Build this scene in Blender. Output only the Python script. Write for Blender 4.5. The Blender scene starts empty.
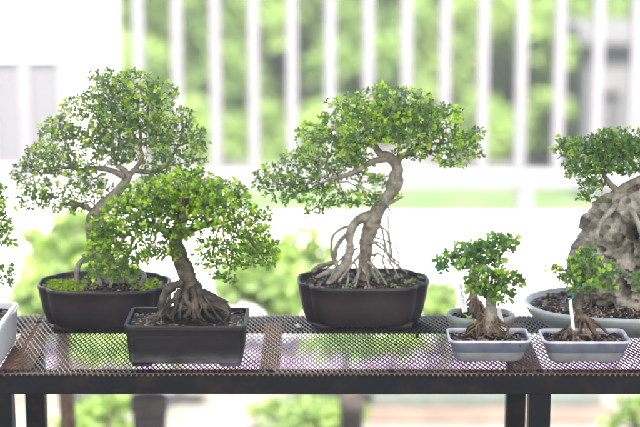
import bpy, math, random
import numpy as np
from mathutils import Vector, noise
R = math.radians
scene = bpy.context.scene
col = scene.collection

# ------------------------------------------------------------------ camera
PITCH, CZ, CY, FPX = R(12.0), 1.675, -3.0, 1780.0
cam_d = bpy.data.cameras.new('camera'); cam = bpy.data.objects.new('camera', cam_d); col.objects.link(cam)
cam.location = (0, CY, CZ); cam.rotation_euler = (R(90) - PITCH, 0, 0)
cam_d.sensor_width = 36; cam_d.lens = 36 * FPX / 640; cam_d.clip_end = 500; cam_d.clip_start = 0.05
cam_d.dof.use_dof = True; cam_d.dof.focus_distance = 3.26; cam_d.dof.aperture_fstop = 1.9
cam_d.dof.aperture_blades = 0
scene.camera = cam

# ------------------------------------------------------------------ light
SUN_EL, SUN_AZ = R(48), R(170)
world = bpy.data.worlds.new('World'); scene.world = world; world.use_nodes = True
wn = world.node_tree.nodes; bgn = wn['Background']
sky = wn.new('ShaderNodeTexSky'); sky.sky_type = 'NISHITA'; sky.sun_disc = False
sky.sun_elevation = SUN_EL; sky.sun_rotation = SUN_AZ; sky.air_density = 1.0; sky.dust_density = 3.0; sky.ozone_density = 0.6
world.node_tree.links.new(sky.outputs[0], bgn.inputs[0]); bgn.inputs[1].default_value = 0.10
sd = bpy.data.lights.new('sun', 'SUN'); sun = bpy.data.objects.new('sun', sd); col.objects.link(sun)
sd.energy = 5.0; sd.angle = R(0.6); sd.color = (1.0, 0.96, 0.88)
sdir = Vector((math.sin(SUN_AZ) * math.cos(SUN_EL), math.cos(SUN_AZ) * math.cos(SUN_EL), math.sin(SUN_EL)))
sun.rotation_euler = sdir.to_track_quat('Z', 'Y').to_euler(); sun.location = (-3, 5, 8)
scene.view_settings.view_transform = 'Standard'; scene.view_settings.look = 'None'
scene.view_settings.exposure = 2.6; scene.view_settings.gamma = 1.0; scene.view_settings.use_curve_mapping = False
scene.render.engine = 'CYCLES'
cy = scene.cycles
cy.use_denoising = True
cy.max_bounces = 8; cy.diffuse_bounces = 5; cy.glossy_bounces = 3; cy.transmission_bounces = 4; cy.transparent_max_bounces = 6
cy.caustics_reflective = False; cy.caustics_refractive = False

# ------------------------------------------------------------------ helpers
VEIL_DENSITY = 0.013
def W(u, v, Y):
    """world point seen at photo pixel (u, v) on the vertical plane y = Y"""
    a, b = (u - 320) / FPX, -(v - 213.5) / FPX
    d = np.array([a, math.cos(PITCH) + b * math.sin(PITCH), -math.sin(PITCH) + b * math.cos(PITCH)])
    t = (Y - CY) / d[1]
    return np.array([0, CY, CZ]) + d * t
def px(Y): return (Y - CY) / math.cos(PITCH) / FPX      # metres per photo pixel at depth Y

def new_mat(name, color=(.5, .5, .5), rough=.6, spec=.5, metal=0):
    m = bpy.data.materials.new(name); m.use_nodes = True
    b = m.node_tree.nodes['Principled BSDF']
    b.inputs['Base Color'].default_value = (*color, 1); b.inputs['Roughness'].default_value = rough
    b.inputs['Specular IOR Level'].default_value = spec; b.inputs['Metallic'].default_value = metal
    return m, m.node_tree.nodes, m.node_tree.links, b
def ramp(N, stops):
    r = N.new('ShaderNodeValToRGB'); e = r.color_ramp.elements
    while len(e) < len(stops): e.new(0.5)
    for i, (p, c) in enumerate(stops):
        e[i].position = p; e[i].color = (*c, 1)
    return r
def noisy(name, stops, scale=20, rough=.7, bump=.3, bscale=None, detail=6, spec=.4, metal=0, dist=.002, stretch=None):
    m, N, L, b = new_mat(name, rough=rough, spec=spec, metal=metal)
    tc = N.new('ShaderNodeTexCoord'); n = N.new('ShaderNodeTexNoise')
    n.inputs['Scale'].default_value = scale; n.inputs['Detail'].default_value = detail; n.inputs['Roughness'].default_value = .65
    src = tc.outputs['Object']
    if stretch:
        mp = N.new('ShaderNodeMapping'); mp.inputs['Scale'].default_value = stretch
        L.new(src, mp.inputs[0]); src = mp.outputs[0]
    L.new(src, n.inputs[0]); r = ramp(N, stops); L.new(n.outputs[0], r.inputs[0]); L.new(r.outputs[0], b.inputs['Base Color'])
    if bump:
        n2 = N.new('ShaderNodeTexNoise'); n2.inputs['Scale'].default_value = bscale or scale * 3; n2.inputs['Detail'].default_value = 8
        L.new(src, n2.inputs[0]); bp = N.new('ShaderNodeBump'); bp.inputs['Strength'].default_value = bump; bp.inputs['Distance'].default_value = dist
        L.new(n2.outputs[0], bp.inputs['Height']); L.new(bp.outputs[0], b.inputs['Normal'])
    return m

def leaf_mat(name, dark, mid, young, trans=.35, rough=.38):
    m, N, L, b = new_mat(name, rough=rough, spec=.6)
    at = N.new('ShaderNodeAttribute'); at.attribute_name = 'leaf'
    sp = N.new('ShaderNodeSeparateColor'); L.new(at.outputs['Color'], sp.inputs[0])
    r = ramp(N, [(0, dark), (.75, mid), (1, tuple(.7 * a + .3 * c for a, c in zip(mid, young)))]); L.new(sp.outputs[0], r.inputs[0])
    mx = N.new('ShaderNodeMix'); mx.data_type = 'RGBA'
    L.new(sp.outputs[1], mx.inputs[0]); L.new(r.outputs[0], mx.inputs[6]); mx.inputs[7].default_value = (*young, 1)
    L.new(mx.outputs[2], b.inputs['Base Color'])
    t = N.new('ShaderNodeBsdfTranslucent')
    hs = N.new('ShaderNodeHueSaturation'); hs.inputs['Hue'].default_value = .48; hs.inputs['Saturation'].default_value = 1.05; hs.inputs['Value'].default_value = 1.6
    L.new(mx.outputs[2], hs.inputs['Color']); L.new(hs.outputs[0], t.inputs[0])
    ms = N.new('ShaderNodeMixShader'); ms.inputs[0].default_value = trans
    out = N['Material Output']
    L.new(b.outputs[0], ms.inputs[1]); L.new(t.outputs[0], ms.inputs[2]); L.new(ms.outputs[0], out.inputs[0])
    return m

ORI = {}
def tag(o, label=None, cat=None, group=None, kind=None):
    if label: o['label'] = label
    if cat: o['category'] = cat
    if group: o['group'] = group
    if kind: o['kind'] = kind
    return o
def empty(name, loc, label=None, cat=None, group=None, kind=None):
    o = bpy.data.objects.new(name, None); col.objects.link(o); o.location = tuple(loc); o.empty_display_size = .05
    ORI[o] = np.array(loc, float)
    return tag(o, label, cat, group, kind)
class MB:
    def __init__(s): s.v = []; s.f = []; s.c = []; s.n = 0; s.mi = []
    def add(s, verts, faces, c=None, mi=0):
        verts = np.asarray(verts, float).reshape(-1, 3); n = s.n
        s.v.append(verts); s.n += len(verts)
        s.f.extend([tuple(i + n for i in f) for f in faces]); s.mi.extend([mi] * len(faces))
        if c is not None: s.c.append(np.tile(np.asarray(c, float), (len(verts), 1)))
        elif s.c: s.c.append(np.zeros((len(verts), 3)))
    def box(s, lo, hi, bev=0, mi=0):
        lo = np.array(lo, float); hi = np.array(hi, float)
        if bev <= 0:
            v = [(x, y, z) for z in (lo[2], hi[2]) for y in (lo[1], hi[1]) for x in (lo[0], hi[0])]
            s.add(v, [(0, 2, 3, 1), (4, 5, 7, 6), (0, 1, 5, 4), (2, 6, 7, 3), (0, 4, 6, 2), (1, 3, 7, 5)], mi=mi); return
        x0, y0, z0 = lo; x1, y1, z1 = hi; b = bev
        ol = [(x0 + b, y0), (x1 - b, y0), (x1, y0 + b), (x1, y1 - b), (x1 - b, y1), (x0 + b, y1), (x0, y1 - b), (x0, y0 + b)]
        inn = [(x0 + b, y0 + b), (x1 - b, y0 + b), (x1 - b, y0 + b), (x1 - b, y1 - b), (x1 - b, y1 - b), (x0 + b, y1 - b), (x0 + b, y1 - b), (x0 + b, y0 + b)]
        rings = [[(*p, z0) for p in inn], [(*p, z0 + b) for p in ol], [(*p, z1 - b) for p in ol], [(*p, z1) for p in inn]]
        v = [p for r in rings for p in r]; f = []
        for k in range(3):
            for i in range(8): f.append((k * 8 + i, k * 8 + (i + 1) % 8, k * 8 + 8 + (i + 1) % 8, k * 8 + 8 + i))
        f.append(tuple(range(7, -1, -1))); f.append(tuple(range(24, 32)))
        s.add(v, f, mi=mi)
    def rings(s, rings, cap0=True, cap1=True, c=None, mi=0):
        n = len(rings[0]); f = []
        for k in range(len(rings) - 1):
            for i in range(n):
                j = (i + 1) % n
                f.append((k * n + i, k * n + j, (k + 1) * n + j, (k + 1) * n + i))
        if cap0: f.append(tuple(range(n - 1, -1, -1)))
        if cap1: f.append(tuple(range((len(rings) - 1) * n, len(rings) * n)))
        s.add(np.concatenate([np.asarray(r, float) for r in rings]), f, c=c, mi=mi)
    def tube(s, pts, rad, n=6, rough=0, seed=0, tip=False):
        pts = np.asarray(pts, float); rad = np.asarray(rad, float) * np.ones(len(pts))
        T = np.gradient(pts, axis=0); T /= np.linalg.norm(T, axis=1)[:, None] + 1e-12
        a = np.array([1., 0, 0]) if abs(T[0][0]) < .8 else np.array([0, 1., 0])
        u = np.cross(T[0], a); u /= np.linalg.norm(u); rings = []
        ang = np.arange(n) / n * 2 * math.pi
        for i in range(len(pts)):
            u = u - T[i] * np.dot(u, T[i]); u /= np.linalg.norm(u) + 1e-12
            w = np.cross(T[i], u)
            rr = rad[i] * np.ones(n)
            if rough:
                for k in range(n):
                    q = pts[i] + (u * math.cos(ang[k]) + w * math.sin(ang[k])) * rad[i]
                    rr[k] *= 1 + rough * (noise.noise(Vector(q * 55 + seed)) + .6 * noise.noise(Vector(q * 150 + seed)))
            rings.append(pts[i] + rr[:, None] * (np.cos(ang)[:, None] * u + np.sin(ang)[:, None] * w))
        s.rings(rings)
    def build(s, name, mat, parent=None, smooth=True, kind=None, auto=None):
        me = bpy.data.meshes.new(name)
        v = np.concatenate(s.v) if s.v else np.zeros((0, 3))
        off = ORI.get(parent, np.zeros(3)) if parent is not None else np.zeros(3)
        v = v - off
        me.from_pydata(v.tolist(), [], s.f)
        if s.c:
            c = np.concatenate(s.c); ca = me.color_attributes.new('leaf', 'FLOAT_COLOR', 'POINT')
            ca.data.foreach_set('color', np.concatenate([c, np.ones((len(c), 1))], 1).astype(np.float32).ravel())
        for mm in (mat if isinstance(mat, (list, tuple)) else [mat]): me.materials.append(mm)
        if any(s.mi): me.polygons.foreach_set('material_index', s.mi)
        me.polygons.foreach_set('use_smooth', [smooth] * len(me.polygons))
        if auto and smooth: me.set_sharp_from_angle(angle=R(auto))
        me.update()
        o = bpy.data.objects.new(name, me); col.objects.link(o)
        if parent is not None: o.parent = parent
        ORI[o] = off
        if kind: o['kind'] = kind
        return o

def spline(P, step=.004):
    """Catmull-Rom through rows of (x,y,z,r)"""
    P = np.asarray(P, float); Q = np.vstack([2 * P[0] - P[1], P, 2 * P[-1] - P[-2]]); out = []
    for i in range(1, len(Q) - 2):
        n = max(2, int(np.linalg.norm(Q[i + 1][:3] - Q[i][:3]) / step))
        t = np.linspace(0, 1, n, endpoint=False)[:, None]
        out.append(.5 * ((2 * Q[i]) + (-Q[i - 1] + Q[i + 1]) * t + (2 * Q[i - 1] - 5 * Q[i] + 4 * Q[i + 1] - Q[i + 2]) * t ** 2 + (-Q[i - 1] + 3 * Q[i] - 3 * Q[i + 1] + Q[i + 2]) * t ** 3))
    out.append(Q[-2][None]); return np.concatenate(out)
def ppath(Y, rows):
    """rows (u, v, dY, r_px) -> (x,y,z,r)"""
    return [(*W(u, v, Y + d), r * px(Y + d)) for u, v, d, r in rows]

# ------------------------------------------------------------------ materials
M = {}
M['pot_brown'] = noisy('unglazed_brown_clay', [(.3, (.020, .0145, .0145)), (.5, (.028, .021, .0215)), (.64, (.037, .029, .029)), (.78, (.07, .06, .06))], 14, .5, .45, 180, dist=.0006, spec=.3)
def worn_clay():
    m, N, L, b = new_mat('worn_grey_brown_clay', rough=.5, spec=.35)
    tc = N.new('ShaderNodeTexCoord'); n = N.new('ShaderNodeTexNoise'); n.inputs['Scale'].default_value = 28; n.inputs['Detail'].default_value = 9; n.inputs['Roughness'].default_value = .7
    mp = N.new('ShaderNodeMapping'); mp.inputs['Scale'].default_value = (.6, .6, 1.6); L.new(tc.outputs['Object'], mp.inputs[0]); L.new(mp.outputs[0], n.inputs[0])
    r = ramp(N, [(.3, (.004, .003, .0036)), (.6, (.0105, .0078, .009))]); L.new(n.outputs[0], r.inputs[0])
    # lime crust: a band of chalky blotches low on the walls
    sx = N.new('ShaderNodeSeparateXYZ'); L.new(tc.outputs['Object'], sx.inputs[0])
    mr = N.new('ShaderNodeMapRange'); mr.inputs[1].default_value = .030; mr.inputs[2].default_value = .006; L.new(sx.outputs[2], mr.inputs[0])
    r2 = ramp(N, [(.40, (0, 0, 0)), (.62, (1, 1, 1))]); L.new(n.outputs[0], r2.inputs[0])
    mu = N.new('ShaderNodeMath'); mu.operation = 'MULTIPLY'; L.new(mr.outputs[0], mu.inputs[0]); L.new(r2.outputs[0], mu.inputs[1])
    mx = N.new('ShaderNodeMix'); mx.data_type = 'RGBA'; L.new(mu.outputs[0], mx.inputs[0]); L.new(r.outputs[0], mx.inputs[6]); mx.inputs[7].default_value = (.10, .096, .108, 1)
    L.new(mx.outputs[2], b.inputs['Base Color'])
    bp = N.new('ShaderNodeBump'); bp.inputs['Strength'].default_value = .3; bp.inputs['Distance'].default_value = .001; L.new(n.outputs[0], bp.inputs['Height']); L.new(bp.outputs[0], b.inputs['Normal'])
    return m
M['pot_worn'] = worn_clay()
M['rim_worn'] = noisy('pale_worn_rim_clay', [(.35, (.07, .06, .068)), (.7, (.22, .20, .22))], 60, .5, .2)
def blue_white():
    m, N, L, b = new_mat('blue_band_glaze', rough=.18, spec=.6)
    tc = N.new('ShaderNodeTexCoord'); sx = N.new('ShaderNodeSeparateXYZ'); L.new(tc.outputs['Object'], sx.inputs[0])
    n = N.new('ShaderNodeTexNoise'); n.inputs['Scale'].default_value = 40; n.inputs['Detail'].default_value = 5; L.new(tc.outputs['Object'], n.inputs[0])
    ma = N.new('ShaderNodeMath'); ma.operation = 'MULTIPLY_ADD'; L.new(n.outputs[0], ma.inputs[0]); ma.inputs[1].default_value = .003; L.new(sx.outputs[2], ma.inputs[2])
    r = ramp(N, [(0, (.20, .20, .21)), (.50, (.25, .25, .265)), (.53, (.10, .108, .155)), (.90, (.15, .158, .21)), (.96, (.36, .37, .44)), (1, (.42, .43, .48))])
    mr = N.new('ShaderNodeMapRange'); mr.inputs[1].default_value = 0; mr.inputs[2].default_value = .0445; L.new(ma.outputs[0], mr.inputs[0]); L.new(mr.outputs[0], r.inputs[0])
    r3 = ramp(N, [(.3, (.75, .75, .75)), (.65, (1.1, 1.1, 1.1))]); L.new(n.outputs[0], r3.inputs[0])
    mu = N.new('ShaderNodeMix'); mu.data_type = 'RGBA'; mu.blend_type = 'MULTIPLY'; mu.inputs[0].default_value = 1; L.new(r.outputs[0], mu.inputs[6]); L.new(r3.outputs[0], mu.inputs[7])
    L.new(mu.outputs[2], b.inputs['Base Color'])
    return m
M['blue_white'] = blue_white()
M['pot_inner'] = noisy('white_inner_glaze', [(.3, (.36, .36, .39)), (.7, (.44, .44, .47))], 40, .25, 0)
M['pot_grey'] = noisy('grey_glaze', [(.3, (.13, .135, .13)), (.5, (.20, .205, .20)), (.72, (.30, .31, .31))], 35, .3, .2, 90, dist=.0006)
M['pot_tray'] = noisy('pale_grey_blue_glaze', [(.3, (.22, .235, .25)), (.5, (.32, .335, .35)), (.72, (.42, .43, .44))], 22, .3, .2, 80, dist=.0006)
M['pot_white'] = noisy('white_glaze', [(.3, (.44, .45, .49)), (.7, (.55, .56, .60))], 16, .28, .1, 60, dist=.0004)
def soil_mat(name, stops):
    m, N, L, b = new_mat(name, rough=.85, spec=.3)
    tc = N.new('ShaderNodeTexCoord'); v = N.new('ShaderNodeTexVoronoi'); v.inputs['Scale'].default_value = 240; L.new(tc.outputs['Object'], v.inputs[0])
    sp = N.new('ShaderNodeSeparateColor'); L.new(v.outputs['Color'], sp.inputs[0]); r = ramp(N, stops); L.new(sp.outputs[0], r.inputs[0]); L.new(r.outputs[0], b.inputs['Base Color'])
    bp = N.new('ShaderNodeBump'); bp.inputs['Strength'].default_value = .6; bp.inputs['Distance'].default_value = .002; L.new(v.outputs[0], bp.inputs['Height']); L.new(bp.outputs[0], b.inputs['Normal'])
    return m
M['soil'] = soil_mat('bonsai_soil', [(0, (.005, .004, .0035)), (.55, (.020, .013, .010)), (.78, (.09, .052, .032)), (.93, (.34, .27, .21))])
M['soil_dark'] = soil_mat('dark_soil', [(0, (.006, .005, .004)), (.6, (.018, .012, .009)), (.95, (.05, .033, .022))])
M['bark'] = noisy('grey_tan_bark', [(.30, (.055, .045, .034)), (.45, (.16, .138, .108)), (.68, (.29, .262, .222))], 60, .75, 1.0, 210, dist=.003)
M['bark_dark'] = noisy('brown_bark', [(.28, (.024, .018, .013)), (.5, (.075, .058, .043)), (.72, (.17, .145, .115))], 60, .8, 1.0, 210, dist=.003)
M['twig'] = noisy('twig_bark', [(.3, (.08, .055, .042)), (.7, (.21, .16, .12))], 80, .75, .3, 200, dist=.0005)
M['root'] = noisy('brown_root_bark', [(.3, (.022, .013, .008)), (.5, (.085, .052, .03)), (.72, (.24, .165, .105))], 60, .75, .7, 180, dist=.001)
M['leaf_a'] = leaf_mat('leaf_cool_green', (.024, .060, .022), (.13, .22, .062), (.32, .48, .05), .42)
M['leaf_b'] = leaf_mat('leaf_bright_green', (.027, .073, .016), (.12, .24, .034), (.33, .52, .03), .44)
M['leaf_c'] = leaf_mat('leaf_mid_green', (.026, .068, .020), (.12, .235, .05), (.33, .52, .04), .43)
M['leaf_d'] = leaf_mat('leaf_fresh_green', (.046, .12, .036), (.115, .24, .055), (.28, .47, .06), .42, .3)
M['moss'] = leaf_mat('moss_green', (.10, .18, .012), (.24, .36, .022), (.33, .46, .03), .3, .8)
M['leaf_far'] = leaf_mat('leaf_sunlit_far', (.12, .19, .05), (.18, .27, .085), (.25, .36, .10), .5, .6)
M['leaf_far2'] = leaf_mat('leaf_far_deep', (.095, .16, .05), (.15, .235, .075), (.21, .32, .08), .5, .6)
M['wall_white'] = noisy('white_painted_masonry', [(.3, (.76, .76, .76)), (.7, (.82, .82, .81))], 4, .8, .1, 40)
M['fence_white'] = noisy('white_painted_steel', [(.3, (.125, .12, .135)), (.7, (.145, .14, .155))], 8, .5, 0)
M['ground'] = noisy('pale_concrete_ground', [(.3, (.09, .08, .07)), (.5, (.14, .127, .113)), (.7, (.21, .195, .18))], 5, .9, .2, 30)
M['road'] = noisy('far_grey_paving', [(.3, (.085, .08, .088)), (.7, (.12, .114, .122))], 2, .9, .1, 20)
M['black_iron'] = noisy('black_painted_iron', [(.3, (.002, .0022, .003)), (.52, (.0038, .0038, .005)), (.68, (.018, .010, .0065))], 24, .6, .5, 120, dist=.0008, spec=.2)
M['rust_iron'] = noisy('rusty_iron', [(.3, (.08, .042, .027)), (.5, (.30, .135, .068)), (.75, (.48, .26, .15))], 60, .85, .8, 160, dist=.0008)
def mesh_metal():
    m, N, L, b = new_mat('expanded_metal', rough=.42, spec=.5, metal=.55)
    tc = N.new('ShaderNodeTexCoord'); sx = N.new('ShaderNodeSeparateXYZ'); L.new(tc.outputs['Object'], sx.inputs[0])
    n = N.new('ShaderNodeTexNoise'); n.inputs['Scale'].default_value = 9; n.inputs['Detail'].default_value = 6; n.inputs['Roughness'].default_value = .75; L.new(tc.outputs['Object'], n.inputs[0])
    mr = N.new('ShaderNodeMapRange'); mr.inputs[1].default_value = .05; mr.inputs[2].default_value = 0.0; L.new(sx.outputs[1], mr.inputs[0])
    # rust gathers on the front lip
    ad = N.new('ShaderNodeMath'); ad.operation = 'MULTIPLY_ADD'; L.new(mr.outputs[0], ad.inputs[0]); ad.inputs[1].default_value = .22; L.new(n.outputs[0], ad.inputs[2])
    r = ramp(N, [(.46, (.04, .04, .048)), (.55, (.07, .052, .045)), (.66, (.10, .056, .036)), (.85, (.16, .092, .06))]); L.new(ad.outputs[0], r.inputs[0]); L.new(r.outputs[0], b.inputs['Base Color'])
    return m
M['mesh'] = mesh_metal()
M['root_dark'] = noisy('dark_tangled_root_bark', [(.3, (.012, .009, .006)), (.48, (.028, .021, .015)), (.68, (.115, .092, .07))], 30, .8, .9, 180, dist=.001)
M['tag'] = noisy('white_plastic_tag', [(.3, (.66, .67, .70)), (.7, (.74, .75, .78))], 20, .4, 0)
M['ink'] = new_mat('pencil_ink', (.10, .09, .14), .6)[0]
M['wire'] = new_mat('teal_wire', (.01, .20, .19), .4)[0]
M['rock'] = noisy('pale_tufa_rock', [(.32, (.05, .038, .027)), (.42, (.135, .114, .09)), (.54, (.25, .225, .19)), (.72, (.35, .33, .295))], 26, .9, 1.0, 140, dist=.005)
M['glass'] = new_mat('window_blind_behind_glass', (.085, .083, .094), .6)[0]
M['roof'] = None

# ------------------------------------------------------------------ setting
def sheet(name, x0, x1, y0, y1, z, mat):
    b = MB(); b.add([(x0, y0, z), (x1, y0, z), (x1, y1, z), (x0, y1, z)], [(0, 1, 2, 3)])
    return tag(b.build(name, mat, None, False), kind='structure')
sheet('ground', -150, 150, -80, 200, 0, M['ground'])
sheet('road', -150, 150, 5.9, 9.2, .004, M['road'])
sheet('lawn', -150, 150, 3.0, 5.85, .004, noisy('sunlit_grass', [(.3, (.05, .085, .03)), (.5, (.07, .11, .04)), (.7, (.11, .13, .07))], 2.5, .9, .3, 60))
YF = 2.8                                                  # plane of the fence
WTOP = W(320, 212, YF + .06)[2]
b = MB(); b.box((-8, YF - .05, 0), (8, YF + .05, WTOP - .05), .01)
lw = empty('garden_wall', (0, YF, 0), 'long low white masonry wall that carries the railing', 'wall')
b.build('wall_face', M['wall_white'], lw, True, auto=30)
b = MB(); b.box((-8, YF - .06, WTOP - .047), (8, YF + .06, WTOP), .012); b.build('coping', M['wall_white'], lw, True, auto=30)

fence = empty('metal_fence', (0, YF, WTOP), 'white railing of evenly spaced upright bars on the low white wall', 'fence')
z0 = W(320, 188, YF)[2]; z1 = W(320, 169, YF)[2]; ztop = W(320, -60, YF)[2]
b = MB(); b.box((-6, YF - .03, z0), (6, YF + .03, z1), .006); b.build('rail', M['fence_white'], fence, True, auto=30)
b = MB(); b.box((-6, YF - .03, ztop), (6, YF + .03, ztop + .06), .006); b.build('rail', M['fence_white'], fence, True, auto=30)
sp = 37.55 * px(YF)
x_first = W(216, 100, YF)[0]
for k in range(-5, 17):
    xc = x_first + k * sp
    if k < -2 and False: continue
    b = MB(); b.box((xc - .019, YF - .019, z1), (xc + .019, YF + .019, ztop), .006); b.build('bar', M['fence_white'], fence, True, auto=30)
for uu in (525, 143, -240, 905):
    xc = W(uu, 200, YF)[0]
    b = MB(); b.box((xc - .027, YF - .027, WTOP), (xc + .027, YF + .027, z0), .006); b.build('support_post', M['fence_white'], fence, True, auto=30)

# white building at the upper left, beyond the railing
YB = 4.5
bx1 = W(98, 60, YB)[0]
bl = empty('white_building', (bx1 - 2, YB, 0), 'white building with grey window panes behind the railing, at the left edge', 'building')
zt, zb = W(0, 59, YB)[2], W(0, 168, YB)[2]
wins = [(W(-60, 0, YB)[0], W(-22, 0, YB)[0]), (W(-14, 0, YB)[0], W(66, 0, YB)[0])]
b = MB(); edges = [bx1 - 4.0, wins[0][0], wins[0][1], wins[1][0], wins[1][1], bx1]
for a, c in ((0, 1), (2, 3), (4, 5)): b.box((edges[a], YB, zb), (edges[c], YB + .2, zt))
b.box((edges[0], YB, 0), (bx1, YB + .2, zb - .001)); b.box((edges[0], YB, zt + .001), (bx1, YB + .2, 4)); b.box((edges[0], YB + .203, 0), (bx1, YB + .8, 4))
b.build('wall', M['wall_white'], bl, False)
for (a, c) in wins:
    b = MB(); b.box((a + .002, YB + .03, zb + .002), (c - .002, YB + .05, zt - .002)); wdw = b.build('window', M['glass'], bl, False)
    b = MB(); t = .012
    b.box((a + .002, YB + .008, zb + .002), (a + t, YB + .028, zt - .002)); b.box((c - t, YB + .008, zb + .002), (c - .002, YB + .028, zt - .002))
    b.box((a + t, YB + .008, zb + .002), (c - t, YB + .028, zb + t)); b.build('frame', M['fence_white'], wdw, False)
b = MB(); b.box((edges[0] - .2, YB - .25, 4.002), (bx1 + .1, YB + 1.0, 4.2)); b.build('roof', M['wall_white'], bl, False)

# far shed at the right
YS = 5.2
def rectW(u0, u1, v0, v1, Y): return W(u0, v0, Y)[0], W(u1, v0, Y)[0], W(u0, v1, Y)[2], W(u0, v0, Y)[2]
x0, x1, za, zc = rectW(588, 760, 42, 166, YS); xa, xb, _, zd = rectW(598, 621, 92, 166, YS)
sh = empty('garden_shed', ((x0 + x1) / 2, YS, 0), 'pale shed with a dark doorway behind the railing at the right edge', 'shed')
b = MB(); b.box((x0, YS, 0), (xa, YS + .1, zc)); b.box((xb, YS, 0), (x1, YS + .1, zc)); b.box((xa + .001, YS, zd), (xb - .001, YS + .1, zc)); b.box((x0, YS + .25, 0), (x1, YS + .35, zc))
b.box((x0, YS + .102, 0), (x0 + .08, YS + .248, zc)); b.box((x1 - .08, YS + .102, 0), (x1, YS + .248, zc))
b.build('wall', noisy('grey_render', [(.3, (.075, .075, .08)), (.7, (.095, .095, .10))], 5, .9, .1), sh, False)
b = MB(); b.box((xa + .001, YS + .04, 0), (xb - .001, YS + .06, zd - .001)); b.build('door', new_mat('grey_door', (.045, .045, .05), .6)[0], sh, False)
b = MB(); b.box((x0 - .05, YS - .1, zc + .001), (x1, YS + .45, zc + .06)); b.build('roof', noisy('grey_sheet_roof', [(.3, (.07, .07, .075)), (.7, (.09, .09, .095))], 5, .8, .1), sh, False)

# unseen translucent roof added above the frame to shade the bench softly
rm = bpy.data.materials.new('translucent_roofing'); rm.use_nodes = True
N, L = rm.node_tree.nodes, rm.node_tree.links; N.remove(N['Principled BSDF'])
t = N.new('ShaderNodeBsdfTranslucent'); t.inputs[0].default_value = (.80, .81, .78, 1)
d = N.new('ShaderNodeBsdfDiffuse'); d.inputs[0].default_value = (.75, .75, .75, 1); ms = N.new('ShaderNodeMixShader'); ms.inputs[0].default_value = .30
L.new(t.outputs[0], ms.inputs[1]); L.new(d.outputs[0], ms.inputs[2]); L.new(ms.outputs[0], N['Material Output'].inputs[0])
rf = empty('added_shade_roof', (0, -1, 0), 'added unseen translucent sheet roof on four posts, shading the bench', 'roof')
b = MB(); b.box((-3.2, -6.0, 2.62), (3.2, -0.6, 2.63)); b.build('sheet', rm, rf, False)
for sx_ in (-3.1, 3.1):
    for sy in (-5.9, -0.7):
        b = MB(); b.box((sx_ - .03, sy - .03, 0), (sx_ + .03, sy + .03, 2.615)); b.build('post', M['fence_white'], rf, False)

# ------------------------------------------------------------------ foliage tools
def leaf_geo(L_, wr=.62):
    w = L_ * wr * .5
    v = np.array([(0, 0, 0), (.32 * L_, w * .85, .10 * L_), (.72 * L_, w, .12 * L_), (L_, 0, -.02 * L_), (.72 * L_, -w, .12 * L_), (.32 * L_, -w * .85, .10 * L_), (.5 * L_, 0, .02 * L_)])
    return v, [(0, 1, 2, 6), (6, 2, 3), (0, 6, 4, 5), (6, 3, 4)]
class Leaves:
    def __init__(s, seed): s.r = np.random.default_rng(seed); s.P = []; s.D = []; s.N = []; s.S = []; s.C = []
    def leaf(s, p, d, n, size, c): s.P.append(p); s.D.append(d); s.N.append(n); s.S.append(size); s.C.append(c)
    def rosette(s, p, d, k, size, young):
        r = s.r; d = np.asarray(d, float) + np.array([0, 0, .55]) + r.normal(0, .25, 3); d /= np.linalg.norm(d)
        a = np.cross(d, [.3, .8, .1]); a /= np.linalg.norm(a); w = np.cross(d, a); ph = r.uniform(0, 6.28)
        base = r.uniform(0, .8)
        for i in range(k):
            q = ph + i * 2.4; el = r.uniform(.1, .85) if i < k - 2 else r.uniform(.7, 1.2)
            rad = a * math.cos(q) + w * math.sin(q)
            ld = rad * math.cos(el) + d * math.sin(el); nn = d * math.cos(el) - rad * math.sin(el) + r.normal(0, .28, 3)
            s.leaf(p + rad * size * .12 + d * size * r.uniform(-.5, .25), ld, nn, size * r.uniform(.6, 1.12) * (.8 if i >= k - 2 else 1),
                   (min(1, base * .6 + r.uniform(0, .55)), np.clip(young * r.uniform(.6, 1.2) + (.15 if i >= k - 2 and young > .2 else 0), 0, 1), r.uniform()))
    def build(s, name, mat, parent, wr=.62, kind=None):
        P, D, Nn, S, C = (np.array(x, float) for x in (s.P, s.D, s.N, s.S, s.C))
        D /= np.linalg.norm(D, axis=1)[:, None]; B = np.cross(Nn, D); B /= np.linalg.norm(B, axis=1)[:, None] + 1e-9; Nn = np.cross(D, B)
        g, f = leaf_geo(1.0, wr); k = len(g)
        V = P[:, None] + S[:, None, None] * (g[None, :, 0, None] * D[:, None] + g[None, :, 1, None] * B[:, None] + g[None, :, 2, None] * Nn[:, None])
        b = MB(); b.v = [V.reshape(-1, 3)]; b.n = len(P) * k
        f4 = np.array([(0, 1, 2, 6), (0, 6, 4, 5)]); f3 = np.array([(6, 2, 3), (6, 3, 4)])
        o = (np.arange(len(P)) * k)[:, None, None]
        b.f = [tuple(x) for x in (o + f4).reshape(-1, 4).tolist()] + [tuple(x) for x in (o + f3).reshape(-1, 3).tolist()]
        b.mi = [0] * len(b.f); b.c = [np.repeat(C, k, 0)]
        return b.build(name, mat, parent, True, kind=kind)

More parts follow.
